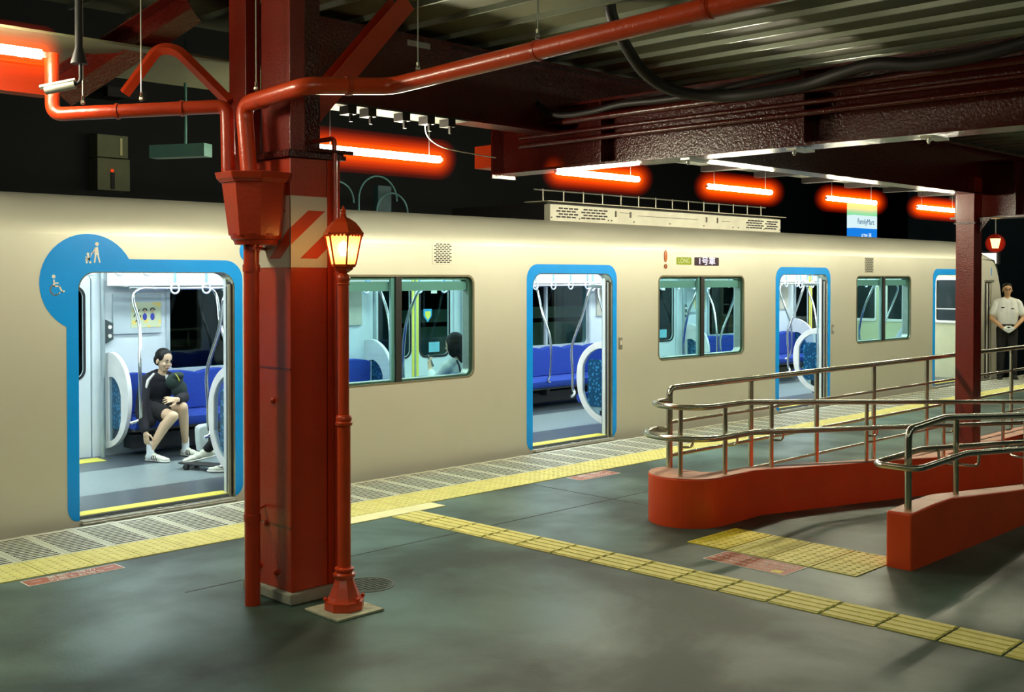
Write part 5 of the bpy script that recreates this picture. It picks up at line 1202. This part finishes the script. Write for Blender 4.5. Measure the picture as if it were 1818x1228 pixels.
# --- passenger behind the first window
g3 = thing('person', (7.85, 0.45, 0.45), 'seated passenger with shoulder-length dark hair and white top holding a phone', 'person')
WC = Vector((7.80, 0.47, 1.12)); WM = basis((-0.55, 0.80, -0.2), (0, 0, 1))
m = MB(); head(m, WC, WM, 1.0); limb(m, [(7.82, 0.44, 0.96), (7.81, 0.45, 1.05)], [0.045, 0.042])
hw = Vector((7.70, 0.74, 0.86)); limb(m, [(7.66, 0.46, 0.90), (7.62, 0.58, 0.72), hw], [0.044, 0.038, 0.026]); limb(m, [(7.96, 0.42, 0.90), (7.95, 0.55, 0.68), (7.80, 0.70, 0.66)], [0.044, 0.038, 0.026])
hand(m, hw, (0.1, 0.35, 0.9), (0.8, -0.3, 0), 0.95, 0.5, 0.05, 1); hand(m, (7.80, 0.70, 0.66), (-0.7, 0.6, 0), (0, 0, -1), 0.95, 0.4, 0.05, 1)
limb(m, [(7.73, 0.42, 0.52), (7.73, 0.86, 0.53), (7.73, 0.86, 0.10)], [0.085, 0.06, 0.038]); limb(m, [(7.92, 0.42, 0.52), (7.92, 0.86, 0.53), (7.92, 0.86, 0.10)], [0.085, 0.06, 0.038])
fused(m, 'body', SKIN, g3, 0.006, 4); face_bits(WC, WM, g3)
m = MB(); Lw = lambda x, y, z: WC+WM @ Vector((x, y, z))
ell(m, Lw(0, -0.02, 0.045), (0.090, 0.100, 0.092), WM); ell(m, Lw(0, -0.062, -0.045), (0.090, 0.062, 0.12), WM); ell(m, Lw(0.0, -0.055, -0.12), (0.085, 0.050, 0.085), WM)
for q in (-1, 1): ell(m, Lw(q*0.076, 0.01, -0.03), (0.022, 0.052, 0.10), WM)
fused(m, 'hair', HAIR, g3, 0.007, 3)
m = MB(); ell(m, (7.82, 0.42, 0.74), (0.155, 0.10, 0.21)); ell(m, (7.82, 0.43, 0.52), (0.16, 0.13, 0.09)); limb(m, [(7.67, 0.44, 0.89), (7.625, 0.575, 0.73), hw.lerp(Vector((7.62, 0.58, 0.72)), 0.3)], [0.064, 0.056, 0.045]); limb(m, [(7.95, 0.42, 0.89), (7.95, 0.54, 0.70)], [0.064, 0.056]); limb(m, [(7.70, 0.44, 0.925), (7.82, 0.43, 0.95), (7.94, 0.42, 0.925)], [0.05, 0.05, 0.05])
fused(m, 'white_top', SHIRT, g3, 0.008, 4)
m = MB(); m.tube([(7.73, 0.355, 0.97), (7.735, 0.325, 0.92), (7.75, 0.31, 0.82), (7.77, 0.305, 0.70)], 0.010, 6); m.build('bag_strap', BLACK, g3)
t = thing('phone', (7.72, 0.78, 0.93), 'dark phone held up by the passenger at the window', 'phone')
Mp = Matrix.Translation((7.735, 0.775, 0.945)) @ Matrix.Rotation(math.radians(35), 4, 'Z') @ Matrix.Rotation(math.radians(-25), 4, 'X')
m = MB(); m.box(-0.035, 0.035, -0.004, 0.004, -0.07, 0.07, 0, Mp); m.build('case', BLACK, t, bevel=0.003)

# --- station attendant
g4 = thing('person', (20.25, -0.35, 0), 'station attendant with glasses, white short-sleeved shirt, dark trousers and white gloves', 'person')
gx, gy = 20.45, -0.33
AF = Vector((-0.88, -0.47, 0)); AM = basis(AF, (0, 0, 1)); R_ = AM @ Vector((1, 0, 0))
O = Vector((gx, gy, 0)); Pq = lambda x, y, z: O+AM @ Vector((x, y, z))
HC4 = Pq(0, 0.02, 1.60); 
m = MB(); head(m, HC4, AM, 1.02); limb(m, [Pq(0, 0.0, 1.42), Pq(0, 0.005, 1.52)], [0.055, 0.050])
limb(m, [Pq(0, 0, 1.0), Pq(0, 0, 1.42)], [0.07, 0.05]); limb(m, [Pq(-0.19, 0, 1.36), Pq(0, 0, 1.38), Pq(0.19, 0, 1.36)], [0.04, 0.05, 0.04])
for q in (-1, 1):
    e = Pq(q*0.265, 0.02, 1.09); w = Pq(q*0.10, 0.20, 0.93); limb(m, [Pq(q*0.19, 0, 1.36), e, w], [0.050, 0.042, 0.030])
fused(m, 'body', SKINC, g4, 0.007, 4); face_bits(HC4, AM, g4, 1.02, True)
m = MB(); L4 = lambda x, y, z: HC4+AM @ (Vector((x, y, z))*1.02)
ell(m, L4(0, -0.018, 0.062), (0.082, 0.092, 0.070), AM); ell(m, L4(0, -0.055, 0.01), (0.076, 0.055, 0.065), AM)
fused(m, 'hair', HAIR, g4, 0.007, 3)
m = MB()
for q in (-0.075, 0, 0.075): limb(m, [Pq(q, 0, 1.0), Pq(q*1.15, 0.005, 1.20), Pq(q*1.1, 0, 1.36)], [0.098, 0.112, 0.085])
limb(m, [Pq(-0.17, 0, 1.385), Pq(0, -0.005, 1.43), Pq(0.17, 0, 1.385)], [0.055, 0.062, 0.055])
for q in (-1, 1): limb(m, [Pq(q*0.19, 0, 1.36), Pq(q*0.24, 0.015, 1.19)], [0.060, 0.064])
fused(m, 'shirt', SHIRT, g4, 0.008, 3)
m = MB(); 
for q in (-1, 1): limb(m, [Pq(q*0.085, 0, 0.90), Pq(q*0.10, 0.01, 0.50), Pq(q*0.11, -0.01, 0.08)], [0.098, 0.075, 0.062])
ell(m, Pq(0, 0, 0.94), (0.15, 0.115, 0.08), AM); fused(m, 'trousers', BLKC, g4, 0.009, 3)
m = MB(); pts = [Pq(0.148*math.cos(t), 0.116*math.sin(t), 0.975) for t in [2*PI*k/24 for k in range(24)]]; m.tube(pts, 0.016, 6, closed=True); m.build('belt', BLACK, g4)
m = MB(); hand(m, Pq(-0.095, 0.205, 0.925), AM @ Vector((0.9, 0.1, -0.45)), AM @ Vector((0, -1, 0)), 1.05, 0.45, 0.03, -1); fused(m, 'glove', SHIRT, g4, 0.006, 3)
m = MB(); hand(m, Pq(0.095, 0.195, 0.925), AM @ Vector((-0.9, 0.0, -0.45)), AM @ Vector((0, -1, 0)), 1.05, 0.45, 0.03, 1); fused(m, 'glove', SHIRT, g4, 0.006, 3)
for q in (-1, 1):
    mu_, ms_ = MB(), MB(); shoe(mu_, ms_, Pq(q*0.11, -0.06, 0.0), Pq(q*0.14, 0.17, 0.0), 1.1); s1 = fused(mu_, 'shoe', BLKC, g4, 0.007, 3); fused(ms_, 'sole', BLACK, s1, 0.007, 2)
m = MB(); 
for q, w in ((-0.075, 0.03), (0.085, 0.03)): ell(m, Pq(q, 0.116, 1.29 if q > 0 else 1.27), (w, 0.010, 0.010), AM)
m.build('name_badge', BLACK, g4)
